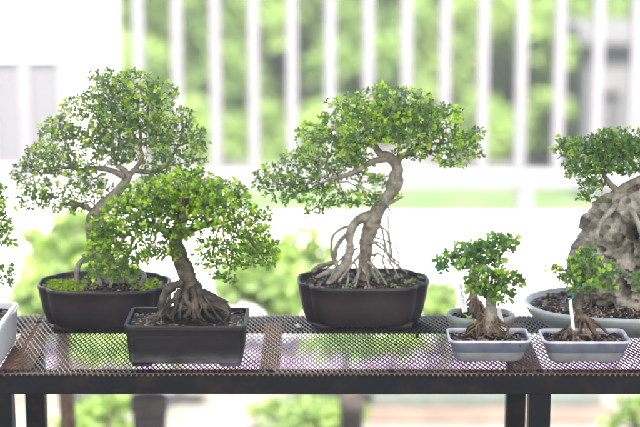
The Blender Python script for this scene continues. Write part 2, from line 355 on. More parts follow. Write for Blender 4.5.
def grow(starts, blobs, seed, n_att, step=.009, kill=.014, r_tip=.00055, jitter=.35, origins=None, top_bias=0.0):
    """Space colonisation from boughs into the blobs. blobs: (centre xyz, radii xyz, origin index)"""
    rng = np.random.default_rng(seed)
    P = []; par = []
    vols = np.array([np.prod(b_[1]) ** .85 for b_ in blobs]); cnt = np.maximum(6, (n_att * vols / vols.sum()).astype(int))
    att = []
    for (c, r, oi), k in zip(blobs, cnt):
        v = rng.normal(size=(k, 3)); v /= np.linalg.norm(v, axis=1)[:, None]
        v *= (rng.uniform(0, 1, k) ** .42)[:, None]; v[:, 2] = np.where((v[:, 2] < -.55), v[:, 2] * .7, v[:, 2])
        att.append(np.array(c) + v * np.array(r))
        # bough from its origin on the trunk to the blob's centre
        o = np.array(starts[oi]); c2 = np.array(c); L_ = np.linalg.norm(c2 - o); n = max(3, int(L_ / step))
        ctrl = (o + c2) / 2 + np.array([rng.normal(0, .12), rng.normal(0, .12), rng.uniform(-.05, .2)]) * L_
        t = np.linspace(0, 1, n)[:, None]; B = (1 - t) ** 2 * o + 2 * t * (1 - t) * ctrl + t ** 2 * c2
        wob = np.cumsum(rng.normal(0, .0016, (n, 3)), 0) * np.sin(t * math.pi); B = B + wob
        last = -1
        # reuse an existing bough when it passes near, so limbs fork
        if len(P):
            A = np.array(P); dd = np.linalg.norm(A[:, None] - B[None], axis=2); near = np.where(dd.min(0) < step * 1.1)[0]
            s0 = near.max() if len(near) else 0
            if len(near): last = int(dd[:, s0].argmin())
            B = B[s0 + 1:] if len(near) else B
        for q in B:
            P.append(q); par.append(last); last = len(P) - 1
    att = np.concatenate(att)
    P = [np.array(p) for p in P]; A = np.array(P)
    d = np.linalg.norm(att[:, None] - A[None], axis=2); near = d.argmin(1); nd = d.min(1)
    kids = {}
    for it in range(90):
        live = nd > kill
        if not live.any(): break
        att, near, nd = att[live], near[live], nd[live]
        newp = []; newpar = []
        dv = att - np.array(P)[near]; dv /= np.linalg.norm(dv, axis=1)[:, None]
        for k in np.unique(near):
            v = dv[near == k].mean(0); v = v + rng.normal(0, jitter, 3) * .5
            nv = np.linalg.norm(v)
            if nv < 1e-4: continue
            if kids.get(k, 0) >= 4: continue
            kids[k] = kids.get(k, 0) + 1
            q = P[k] + v / nv * step * rng.uniform(.8, 1.2); newp.append(q); newpar.append(int(k))
        if not newp: break
        base = len(P); P.extend(newp); par.extend(newpar); A = np.array(newp)
        d = np.linalg.norm(att[:, None] - A[None], axis=2); mi = d.argmin(1); mn = d.min(1); up = mn < nd
        near = np.where(up, base + mi, near); nd = np.where(up, mn, nd)
    n = len(P); ch = [[] for _ in range(n)]
    for i, p_ in enumerate(par):
        if p_ >= 0: ch[p_].append(i)
    tips = np.zeros(n); dep = np.zeros(n, int)
    order = sorted(range(n), key=lambda i: -i)
    # parents always precede children
    for i in order:
        if not ch[i]: tips[i] = 1; dep[i] = 0
        else: tips[i] = sum(tips[c] for c in ch[i]); dep[i] = min(dep[c] for c in ch[i]) + 1
    rad = r_tip * tips ** .42
    return np.array(P), par, ch, rad, dep, tips
def twigs(G, mb):
    P, par, ch, rad, dep, tips = G
    started = [i for i in range(len(P)) if par[i] < 0]; stack = [(i, None) for i in started]
    while stack:
        i, pr = stack.pop(); pts = [] if pr is None else [P[pr]]; rr = [] if pr is None else [rad[i]]
        cur = i
        while True:
            pts.append(P[cur]); rr.append(rad[cur])
            if not ch[cur]: break
            cs = sorted(ch[cur], key=lambda c: -rad[c])
            for c in cs[1:]: stack.append((c, cur))
            cur = cs[0]
        if len(pts) >= 2: mb.tube(pts, rr, 6 if rr[0] > .0015 else 4)
def leafing(G, seed, size, k_tip=6, p_side=.6, young_top=.5, young_amt=.8, side_dep=3, crown_z=None):
    P, par, ch, rad, dep, tips = G; Lv = Leaves(seed); r = Lv.r
    zlo, zhi = P[:, 2].min(), P[:, 2].max()
    for i in range(len(P)):
        if par[i] < 0: continue
        d = P[i] - P[par[i]]; d = d / (np.linalg.norm(d) + 1e-9)
        # fresh shoots: some twigs flushed, more of them on the vigorous top shoots
        patch = .5 + .5 * noise.noise(Vector(P[i] * 22 + seed))
        hi = (P[i][2] - zlo) / (zhi - zlo)
        if not ch[i]:
            y = young_amt * (1 if r.uniform() < young_top * (.35 + 1.1 * patch * hi) else .08 * r.uniform())
            Lv.rosette(P[i], d, int(k_tip + r.integers(-1, 2)), size, y)
        elif dep[i] <= side_dep and rad[i] < .003 and r.uniform() < p_side:
            Lv.rosette(P[i], d + r.normal(0, .5, 3), int(r.integers(2, 4)), size * .9, young_amt * .15 * r.uniform())
    return Lv
def blob(Y, u, v, ru, rv, dy=0, rd=None, o=0):
    c = W(u, v, Y + dy); s = px(Y + dy)
    return (c, (ru * s, (rd if rd is not None else (ru + rv) * .5) * s, rv * s), o)

# ------------------------------------------------------------------ pots
def outline_round_rect(a, b_, r, n=7):
    pts = []
    for (cx_, cy_, a0) in ((a - r, b_ - r, 0), (-a + r, b_ - r, 90), (-a + r, -b_ + r, 180), (a - r, -b_ + r, 270)):
        for k in range(n): t = R(a0 + 90 * k / (n - 1)); pts.append((cx_ + r * math.cos(t), cy_ + r * math.sin(t)))
    return np.array(pts)
def outline_super(a, b_, e, n=96):
    t = np.arange(n) / n * 2 * math.pi; c, s_ = np.cos(t), np.sin(t)
    r = (np.abs(c / a) ** e + np.abs(s_ / b_) ** e) ** (-1 / e); return np.stack([r * c, r * s_], 1)
def outline_lobed(a, b_, n=160):
    t = np.arange(n) / n * 2 * math.pi; c, s_ = np.cos(t), np.sin(t)
    f = lambda A, B, e: (np.abs(c / A) ** e + np.abs(s_ / B) ** e) ** (-1 / e)
    r1, r2 = f(a, b_ * .76, 3.4), f(a * .84, b_, 4.5); k = 1600
    r = np.log(np.exp(k * r1) + np.exp(k * r2)) / k
    return np.stack([r * c, r * s_], 1)
def pot_body(name, mat, parent, ctr, ol, prof, inner, rot=0, auto=45):
    """prof: (inset, z) outer bottom to rim top outer; inner: (inset, z) rim inner down"""
    b = MB(); a = np.abs(ol).max(0); rings = []
    cr, sr = math.cos(rot), math.sin(rot)
    for ins, z in prof + inner:
        s_ = 1 - ins / a; q = ol * s_; q = np.stack([q[:, 0] * cr - q[:, 1] * sr, q[:, 0] * sr + q[:, 1] * cr], 1)
        rings.append(np.column_stack([q + ctr[:2], np.full(len(q), ctr[2] + z)]))
    b.rings(rings); return b.build(name, mat, parent, True, auto=auto)
ICO_V = None
def granule(mb, p, r, rng):
    global ICO_V
    if ICO_V is None:
        t = (1 + 5 ** .5) / 2
        v = np.array([(-1, t, 0), (1, t, 0), (-1, -t, 0), (1, -t, 0), (0, -1, t), (0, 1, t), (0, -1, -t), (0, 1, -t), (t, 0, -1), (t, 0, 1), (-t, 0, -1), (-t, 0, 1)]) / 1.9
        ICO_V = (v, [(0, 11, 5), (0, 5, 1), (0, 1, 7), (0, 7, 10), (0, 10, 11), (1, 5, 9), (5, 11, 4), (11, 10, 2), (10, 7, 6), (7, 1, 8), (3, 9, 4), (3, 4, 2), (3, 2, 6), (3, 6, 8), (3, 8, 9), (4, 9, 5), (2, 4, 11), (6, 2, 10), (8, 6, 7), (9, 8, 1)])
    v, f = ICO_V; mb.add(p + v * r * rng.uniform(.6, 1.2, 3) * rng.uniform(.85, 1.15, (12, 1)), f)
def soil(parent, ctr, ol, inset, z, mound, seed, mat=None, gran=350, gsize=.0028, mc=(0, 0), mr=.06):
    rng = np.random.default_rng(seed); b = MB(); a = np.abs(ol).max(0) - inset; rings = []
    base = ol / np.abs(ol).max(0)
    def h(x, y): return z + mound * math.exp(-((x - mc[0]) ** 2 + (y - mc[1]) ** 2) / mr ** 2) + .002 * noise.noise(Vector((x * 60, y * 60, seed)))
    K = 14
    for k in range(K, 0, -1):
        q = base * a * (k / K); rings.append([(ctr[0] + x, ctr[1] + y, ctr[2] + h(x, y)) for x, y in q])
    b.rings(rings, cap0=False)
    for _ in range(gran):
        t = base[rng.integers(len(base))] * a * .97 * rng.uniform() ** .5
        granule(b, np.array([ctr[0] + t[0], ctr[1] + t[1], ctr[2] + h(*t) + gsize * .2]), gsize * rng.uniform(.5, 1.5), rng)
    o = b.build('soil', mat or M['soil'], parent, True, auto=35)
    return h
def sprouts(parent, pts, size, seed, name='moss', mat=None, k=7):
    Lv = Leaves(seed)
    for p in pts: Lv.rosette(np.array(p), (0, 0, 1), k, size, .5 * Lv.r.uniform())
    Lv.build(name, mat or M['moss'], parent)
def bonsai(name_label, ctr, group='bonsai trees in pots on the shelf'):
    return empty('potted_bonsai', ctr, name_label, 'bonsai', group)
def limb(Y, rows, mb, n=10, rough=.18, seed=0, step=.004):
    S = spline(ppath(Y, rows), step); mb.tube(S[:, :3], S[:, 3], n, rough, seed); return S
SH = .75   # shelf height

# ------------------------------------------------------------------ the shelf
SB = .395
shelf = empty('metal_shelf', (0, 0, 0), 'black iron shelf with rusty front edge and open mesh top under the bonsai pots', 'shelf')
X0, X1 = -1.05, 1.05
b = MB(); b.box((X0, .0, SH - .0385), (X1, .005, SH - .0035), .001); b.box((X0, .0055, SH - .0085), (X1, .036, SH - .0035), .0008); b.build('front_rail', M['black_iron'], shelf, True, auto=30)
b = MB(); b.box((X0, SB - .005, SH - .0385), (X1, SB, SH - .0035), .001); b.box((X0, SB - .036, SH - .0085), (X1, SB - .0055, SH - .0035), .0008); b.build('back_rail', M['black_iron'], shelf, True, auto=30)
LX = [-.985, -.553, .378, .985]
for x in LX:
    for y in (.006, SB - .042):
        xl_ = x + math.copysign(.011 if y < .1 else -.009, x)
        b = MB(); b.box((xl_ - .019, y, 0), (xl_ + .019, y + .036, SH - .009), .0015); b.build('leg', M['black_iron'], shelf, True, auto=30)
for x in LX:
    b = MB(); b.box((x - .019, .043, SH - .0435), (x + .019, SB - .043, SH - .0055), .0015); b.build('cross_bar', M['rust_iron'], shelf, True, auto=30)
xs_ = W(270, 360, .05)[0]
b = MB(); b.box((xs_ - .017, .0365, SH - .0135), (xs_ + .017, SB - .0365, SH - .0055), .001); b.build('cross_bar', M['rust_iron'], shelf, True, auto=30)
# expanded metal
def mesh_panel(xa, xb, ya, yb, pxx, pyy, z):
    b = MB(); nx = int(round((xb - xa) / pxx)); ny = int(round((yb - ya) / pyy)) ; w, t = .00085, .0006
    dx, dy = (xb - xa) / nx, (yb - ya) / ny
    pt = lambda i, j: np.array([xa + (i + (.5 if j % 2 else 0)) * dx, ya + j * dy, z + .0006 * math.sin(i * .21 + j * .5) * 1])
    def seg(p, q):
        d = q - p; n_ = np.array([-d[1], d[0], 0]); n_ /= np.linalg.norm(n_); n_ = n_ * w; up = np.array([0, 0, t])
        v = [p - n_ - up, p + n_ - up, q + n_ - up, q - n_ - up, p - n_ + up * 1.6, p + n_ + up * .4, q + n_ + up * .4, q - n_ + up * 1.6]
        b.add(v, [(0, 1, 2, 3), (4, 7, 6, 5), (0, 4, 5, 1), (3, 2, 6, 7), (0, 3, 7, 4), (1, 5, 6, 2)])
    for j in range(ny):
        for i in range(nx):
            p = pt(i, j)
            if j % 2 == 0: qs = [pt(i, j + 1)] + ([pt(i - 1, j + 1)] if i else [])
            else: qs = [pt(i, j + 1), pt(i + 1, j + 1)]
            e = np.array([.0006, 0, 0])
            for q in qs: sg = 1 if q[0] > p[0] else -1; seg(p + e * sg, q - e * sg)
            seg(p - e * 1.15, p + e * 1.15)
    # front lip: short teeth bent down over the rail
    for i in range(nx):
        p = pt(i, 0); c = p + np.array([0, -.0035, 0])
        b.add([p + (-.0016, .001, .0012), p + (.0016, .001, .0012), c + (.0016, 0, .0004), c + (-.0016, 0, .0004), c + (-.0011, -.0008, -.0026), c + (.0011, -.0008, -.0026)],
              [(0, 3, 2, 1), (3, 4, 5, 2)])
    b.box((xa, ya - .001, z - .0008), (xb, ya + .0022, z + .0014))
    return b.build('mesh_panel', M['mesh'], shelf, False)
mesh_panel(X0, -.545, .001, SB, 0.0096, .0128, SH - .0008)
mesh_panel(-.543, .362, .001, SB, 0.0096, .0128, SH - .0008)
mesh_panel(.364, X1, .001, SB, 0.0096, .0128, SH - .0008)
for uu in (150, 270, 391, 540):
    c = W(uu, 372, .012); b = MB()
    rr = [[(c[0] + r_ * math.cos(t * R(60)), .012 + r_ * math.sin(t * R(60)), z) for t in range(6)] for r_, z in ((.0058, SH + .0005), (.0058, SH + .0028), (.004, SH + .0036))]
    b.rings(rr); b.build('bolt', M['black_iron'], shelf, True, auto=30)

# ------------------------------------------------------------------ T2: front rectangular pot
def tree(label, ctr): return bonsai(label, ctr)
def rect_pot_front():
    Yc = .085; cx = (W(123, 323, .02)[0] + W(246.5, 323, .02)[0]) / 2; hw = (W(246.5, 323, .02)[0] - W(123, 323, .02)[0]) / 2
    c = np.array([cx, Yc + .005, SH + .001]); T = bonsai('dense bright green bonsai with exposed roots in the dark worn rectangular pot', c)
    hd = .066; H = .078
    ol = np.array([(hw, hd - .007), (hw - .003, hd - .003), (hw - .007, hd), (-hw + .007, hd), (-hw + .003, hd - .003), (-hw, hd - .007), (-hw, -hd + .007), (-hw + .0045, -hd + .005), (-hw + .007, -hd), (hw - .007, -hd), (hw - .0045, -hd + .005), (hw, -hd + .007)])
    p = pot_body('pot', M['pot_worn'], T, c, ol, [(.012, .006), (.0085, .008), (.004, .066), (.0035, .069), (0, .0705), (0, .076)], [(.001, H), (.006, H), (.0068, .0765), (.0085, .055)], R(-.8), auto=20)
    # feet with cut-outs
    for sx_ in (-1, 1):
        for sy in (-1, 1):
            x, y = c[0] + sx_ * (hw - .030), c[1] + sy * (hd - .025)
            b = MB(); b.box((x - .018, y - .011, SH + .0005), (x + .018, y + .011, SH + .0085), .002); b.build('foot', M['pot_worn'], p, True, auto=30)
    # raised border framing the front panel
    b = MB(); f = lambda z: c[1] - hd + .0085 - (z - .008) / .058 * .0045
    def strip(xa, xb, za, zb):
        e = .0012; v = []
        for (x, z) in ((xa, za), (xb, za), (xb, zb), (xa, zb)): v += [(x, f(z) + .001, SH + z), (x, f(z) - e, SH + z)]
        b.add(v, [(1, 3, 5, 7), (0, 1, 7, 6), (2, 4, 5, 3), (0, 2, 3, 1), (6, 7, 5, 4)])
    xl, xr = c[0] - hw + .012, c[0] + hw - .012
    strip(xl + .006, xr - .006, .056, .0605); strip(xl + .006, xr - .006, .011, .0155); strip(xl, xl + .0055, .011, .0605); strip(xr - .0055, xr, .011, .0605)
    b.build('panel_border', M['pot_worn'], p, False)
    h = soil(T, c, ol, .0085, .071, .010, 11, gran=420, mc=(.004, 0), mr=.05)
    # root ball in near-black soil, standing in for the shaded void between roots
    Y0 = c[1]
    b = MB(); rings = []
    rc = W(192, 316, Y0); rc[2] = SH + .070
    for k in range(12):
        t = k / 11; rr = (1 - t ** 1.3) * .047 + .010; ring = []
        for a in range(28):
            th = a / 28 * 2 * math.pi; q = Vector((math.cos(th) * 2, math.sin(th) * 2, t * 3)); s_ = 1 + .30 * noise.noise(q * 1.7) + .15 * noise.noise(q * 5)
            ring.append((rc[0] + math.cos(th) * rr * s_ * 1.12, rc[1] + math.sin(th) * rr * s_ * .78, rc[2] + t * .040))
        rings.append(ring)
    b.rings(rings); b.build('root_ball', M['soil_dark'], T, True)
    tb = MB()
    limb(Y0, [(191, 308, 0, 15), (190, 297, 0, 13), (189, 286, 0, 10.5), (186, 272, 0, 8.4), (180, 258, .002, 8), (176, 244, .004, 7.4), (178, 228, .006, 6), (184, 214, .0, 5.5), (186, 200, 0, 3.5)], tb, 22, .34, 3, .003)
    limb(Y0, [(176, 240, 0, 5), (160, 228, -.01, 4), (140, 222, -.015, 3)], tb, 8); limb(Y0, [(180, 236, 0, 4.6), (200, 226, .005, 3.6), (222, 222, .01, 2.8)], tb, 8)
    tb.build('trunk', M['bark_dark'], T)
    rb = MB(); rng = np.random.default_rng(5)
    for ri, rows in enumerate([[(183, 284, -.012, 4), (172, 286, -.02, 3.6), (165, 291, -.025, 3.4), (163, 300, -.03, 3), (160, 312, -.034, 2.6), (152, 320, -.036, 1.6)],
                 [(181, 290, -.02, 4), (176, 298, -.03, 3.4), (176, 308, -.04, 2.8), (170, 318, -.045, 2)],
                 [(187, 290, -.022, 4.4), (186, 300, -.036, 3.8), (190, 308, -.043, 3), (186, 318, -.048, 2.4)],
                 [(193, 288, -.02, 4.2), (197, 298, -.034, 3.6), (196, 308, -.042, 3), (201, 319, -.047, 2.2)],
                 [(196, 288, -.012, 4.8), (203, 296, -.022, 4.2), (213, 299, -.026, 3.6), (222, 300, -.024, 3), (229, 303, -.02, 2.4)],
                 [(198, 292, -.016, 4), (205, 305, -.03, 4), (215, 307, -.034, 4.4), (224, 308, -.034, 4), (228, 314, -.034, 3.2), (227, 320, -.034, 2)],
                 [(184, 293, -.02, 3), (180, 305, -.042, 2.6), (180, 318, -.048, 2)], [(192, 296, -.028, 2.6), (193, 308, -.046, 2.2), (194, 319, -.05, 1.8)],
                 [(170, 292, -.02, 2.2), (168, 304, -.03, 2.2), (160, 314, -.04, 2), (146, 320, -.035, 1.6)], [(200, 300, -.03, 2.6), (208, 314, -.042, 2.4), (214, 320, -.042, 1.6)],
                 [(176, 288, .005, 4), (166, 296, .01, 3.2), (158, 308, .012, 2.2)], [(203, 290, .005, 4), (216, 298, .012, 3), (224, 308, .012, 2)]]):
        rows = [(u + rng.normal(0, 1.2), v + rng.normal(0, .8), d, r * (1.12 if ri in (0, 4, 5) else .82)) for u, v, d, r in rows]; limb(Y0, rows, rb, 9, .34, 7, .0025)
    for k in range(11):
        u = rng.uniform(162, 222); u2 = u + rng.normal(0, 12)
        limb(Y0, [(190 + (u - 190) * .5, 290 + rng.uniform(0, 8), -.018 - .012 * rng.uniform(), rng.uniform(.7, 1.6)), (u + rng.normal(0, 4), 303 + rng.normal(0, 3), -.036 - .008 * rng.uniform(), rng.uniform(.7, 1.5)), (u2, 312, -.045, 1), (u2 + rng.normal(0, 4), 321, -.049, .7)], rb, 6, .25, k, .003)
    rb.build('roots', M['root_dark'], T)
    st = [W(184, 214, Y0), W(160, 228, Y0 - .01), W(200, 226, Y0 + .005), W(140, 222, Y0 - .015), W(222, 222, Y0 + .01)]
    bl_ = [(172, 252, 12, 8, -.03, None, 1), (200, 256, 12, 7, -.03, None, 2), (105, 224, 20, 13, 0, None, 3), (120, 206, 18, 11, 0, None, 3), (182, 236, 12, 8, -.035, None, 2), (204, 244, 11, 8, -.03, None, 2), (165, 246, 12, 9, -.03, None, 1), (97, 272, 14, 11, .0, None, 3), (125, 274, 18, 10, 0, None, 3), (268, 262, 12, 9, 0, None, 4), (228, 280, 9, 6, -.01, None, 4), (185, 188, 42, 20, 0, None, 0), (150, 195, 32, 20, 0, None, 0), (222, 198, 30, 20, 0, None, 0), (128, 215, 30, 20, -.01, None, 3), (247, 222, 28, 18, 0, None, 4), (112, 240, 26, 18, 0, None, 3),
           (150, 225, 32, 20, -.02, None, 1), (205, 215, 38, 22, -.015, None, 2), (100, 258, 16, 14, 0, None, 3), (128, 256, 24, 15, -.01, None, 3), (152, 250, 18, 12, -.01, None, 1), (255, 246, 24, 15, 0, None, 4), (269, 250, 13, 12, 0, None, 4),
           (222, 250, 18, 14, -.01, None, 4), (214, 262, 16, 12, -.02, None, 4), (240, 262, 20, 9, 0, None, 4), (218, 274, 11, 7, -.01, None, 4), (180, 205, 40, 18, .05, None, 0)]
    G = grow(st, [blob(Y0, *q) for q in bl_], 21, 5400, .0071, .0078, .00038)
    tb = MB(); twigs(G, tb); tb.build('branches', M['twig'], T)
    leafing(G, 31, .0096, 6, .85, .75, .9).build('foliage', M['leaf_b'], T)
rect_pot_front()

# ------------------------------------------------------------------ lobed pots
def lobed_pot(label, u0, u1, Yc, top, seed):
    x0, x1 = W(u0, 278, Yc)[0], W(u1, 278, Yc)[0]; hw = (x1 - x0) / 2; hd = .086
    c = np.array([(x0 + x1) / 2, Yc, SH + .001]); T = bonsai(label, c); H = top
    ol = outline_lobed(hw, hd)
    p = pot_body('pot', M['pot_brown'], T, c, ol, [(.025, .006), (.020, .0075), (.016, .014), (.010, .032), (.005, .056), (.0018, H - .008), (0, H - .006), (0, H - .0018)], [(.0012, H - .0002), (.004, H), (.0058, H - .001), (.0066, H - .006), (.010, .05)], 0, 50)
    for sx_ in (-1, 1):
        for sy in (-1, 1):
            x, y = c[0] + sx_ * (hw * .56), c[1] + sy * (hd - .042)
            pts = outline_super(.024, .013, 3, 24); b = MB()
            b.rings([np.column_stack([pts * s_ + (x, y), np.full(24, SH + z)]) for s_, z in ((.8, .0004), (.95, .002), (1, .011))])
            b.build('foot', M['pot_brown'], p)
    return T, c, ol, hw, hd
def centre_tree():
    T, c, ol, hw, hd = lobed_pot('bonsai with curved pale trunk on aerial roots in the centre lobed brown pot', 297, 429, .338, .087, 2)
    Y0 = c[1]; h = soil(T, c, ol, .008, .077, .008, 12, gran=650)
    tb = MB()
    limb(Y0, [(364, 280, 0, 6.5), (364, 266, 0, 6.2), (366, 250, 0, 6.6), (368, 234, 0, 7.6), (372, 222, 0, 8), (380, 208, 0, 7), (387, 198, 0, 6.2), (392, 190, 0, 6.4), (395, 183, 0, 7.8), (396, 176, 0, 7.0), (397, 170, 0, 5.4), (395, 163, 0, 5.4), (389, 157, 0, 5), (380, 153, 0, 3.6), (374, 145, 0, 2.8)], tb, 22, .24, 1, .0025)
    limb(Y0, [(376, 212, .0, 5), (366, 217, -.006, 5), (357, 221, -.012, 4.8), (352, 228, -.016, 4.6), (350, 238, -.02, 4.2), (350, 250, -.024, 4.4), (347, 261, -.028, 4.8), (341, 270, -.032, 4.8), (333, 279, -.036, 3.2), (327, 284, -.04, 1.8)], tb, 16, .24, 2, .0025)
    limb(Y0, [(395, 164, 0, 4.4), (402, 156, .01, 3.4), (414, 152, .015, 2.6)], tb, 8)
    limb(Y0, [(382, 208, 0, 2.2), (392, 202, -.008, 1.6), (402, 197, -.012, 1.1)], tb, 6)
    limb(Y0, [(389, 158, 0, 3.4), (372, 162, -.01, 3), (354, 172, -.02, 2.4), (338, 178, -.02, 2)], tb, 8)
    # knot on the trunk
    b = tb
    tb.build('trunk', M['bark'], T)
    rb = MB(); rng = np.random.default_rng(9)
    for rows in ([(356, 226, 0, 2.2), (345, 227, 0, 1.9), (335, 235, 0, 1.7), (331, 247, 0, 1.7), (332, 258, 0, 2), (338, 268, -.01, 2)],
                 [(352, 232, .01, 3.2), (343, 238, .01, 3.2), (337, 248, .01, 3), (336, 260, 0, 2.6), (341, 270, 0, 2)],
                 [(358, 256, -.02, 2.4), (352, 264, -.03, 2.2), (344, 272, -.04, 2), (338, 282, -.05, 1.6)],
                 [(368, 258, -.005, 3), (372, 270, -.008, 2.6), (378, 282, -.012, 1.8)], [(361, 260, -.008, 3), (358, 272, -.02, 2.4), (353, 284, -.03, 1.6)], [(364, 262, .01, 3), (370, 274, .03, 2.2), (382, 276, .04, 1.5)], [(357, 248, .01, 1.6), (344, 258, .02, 1.4), (326, 268, .02, 1)], [(372, 236, .01, 1.4), (392, 244, .02, 1.1), (400, 256, .02, 1), (398, 268, .02, .9)], [(350, 250, -.02, 1.4), (340, 262, -.04, 1.2), (330, 280, -.05, .9)],
                 [(374, 226, .0, 2.4), (381, 228, 0, 1.6), (384, 240, 0, 1.5), (387, 254, 0, 1.5), (394, 263, -.01, 1.3), (408, 273, -.02, 1)],
                 [(376, 222, .0, 1.8), (386, 232, .01, 1.2), (391, 246, .01, 1.2), (394, 260, .01, 1.1), (402, 268, .01, 1)],
                 [(370, 244, -.01, 2.2), (378, 242, -.015, 1.5), (383, 248, -.02, 1.3), (384, 262, -.02, 1.2), (390, 274, -.03, 1.1)],
                 [(370, 256, -.015, 2), (378, 254, -.02, 1.3), (390, 262, -.02, 1.2), (400, 278, -.04, 1.1)],
                 [(368, 262, -.02, 2), (376, 268, -.03, 1.5), (386, 285, -.055, 1.2)], [(362, 266, -.02, 2), (366, 276, -.035, 1.4), (370, 288, -.055, 1.1)],
                 [(354, 262, -.03, 1.6), (358, 274, -.045, 1.4), (356, 287, -.06, 1.1)], [(346, 270, -.03, 1.6), (348, 280, -.045, 1.4), (346, 288, -.06, 1)],
                 [(372, 240, .02, 2), (384, 250, .03, 1.5), (398, 262, .04, 1.1), (416, 270, .04, 1)], [(378, 252, .0, 1.3), (372, 262, -.02, 1.1), (380, 276, -.04, 1)],
                 [(334, 262, -.0, 3), (322, 266, .0, 3.4), (312, 272, .0, 3)], [(340, 270, -.02, 3.2), (328, 273, -.02, 3.4), (316, 278, -.02, 2.4)]):
        limb(Y0, [(u + rng.normal(0, .8), v, d, r * .8) for u, v, d, r in rows], rb, 8, .26, 4, .0025)
    rb.build('aerial_roots', M['bark'], T)
    st = [W(374, 145, Y0), W(414, 152, Y0 + .015), W(338, 178, Y0 - .02), W(402, 197, Y0 - .012), W(395, 163, Y0)]
    q = [(393, 103, 44, 18, 0, None, 0), (355, 112, 34, 20, 0, None, 0), (432, 118, 36, 18, 0, None, 1), (398, 130, 45, 20, -.03, None, 0), (392, 118, 45, 20, .05, None, 4), (325, 133, 30, 18, 0, None, 0), (462, 138, 24, 15, 0, None, 1),
         (440, 145, 36, 14, 0, None, 1), (474, 153, 14, 9, 0, None, 1), (345, 148, 28, 15, 0, None, 2), (305, 158, 26, 14, 0, None, 2), (280, 176, 26, 14, 0, None, 2), (310, 182, 30, 16, 0, None, 2), (335, 172, 26, 12, .02, None, 2), (345, 200, 22, 12, 0, None, 2),
         (318, 206, 18, 8, 0, None, 2), (290, 195, 24, 12, 0, None, 2), (268, 184, 15, 11, 0, None, 2), (368, 200, 16, 9, -.01, None, 2), (308, 213, 8, 5, 0, None, 2), (398, 197, 9, 5, 0, None, 3), (452, 162, 20, 8, 0, None, 1), (415, 150, 22, 12, -.02, None, 1), (360, 136, 30, 14, -.04, None, 0), (380, 182, 12, 10, .05, None, 2), (368, 178, 18, 9, .01, None, 2), (352, 162, 26, 10, 0, None, 2), (376, 196, 10, 8, .03, None, 2)]
    G = grow(st, [blob(Y0, *k) for k in q], 22, 4800, .0075, .0084, .00038)
    tb = MB(); twigs(G, tb); tb.build('branches', M['bark'], T)
    leafing(G, 32, .0095, 6, .7, .55, .85).build('foliage', M['leaf_c'], T)
    r = np.random.default_rng(3); pts = []
    for (u, v, d) in ((352, 288, -.075), (365, 287, -.074), (371, 288, -.076), (345, 287, -.07), (372, 286, -.07), (398, 286, -.07), (402, 285, -.068), (388, 268, .0), (394, 266, .01), (412, 272, .0), (406, 278, -.02), (382, 266, .03), (420, 270, .02), (392, 278, -.04)):
        p = W(u, v, Y0 + d); pts.append((p[0], p[1], SH + .083 + r.uniform(0, .003)))
    for i, q_ in enumerate(pts): sprouts(T, [q_, (q_[0] + .004, q_[1] + .002, q_[2] - .001)], .0065, 5 + i, 'sprout', M['leaf_d'], 7)
centre_tree()
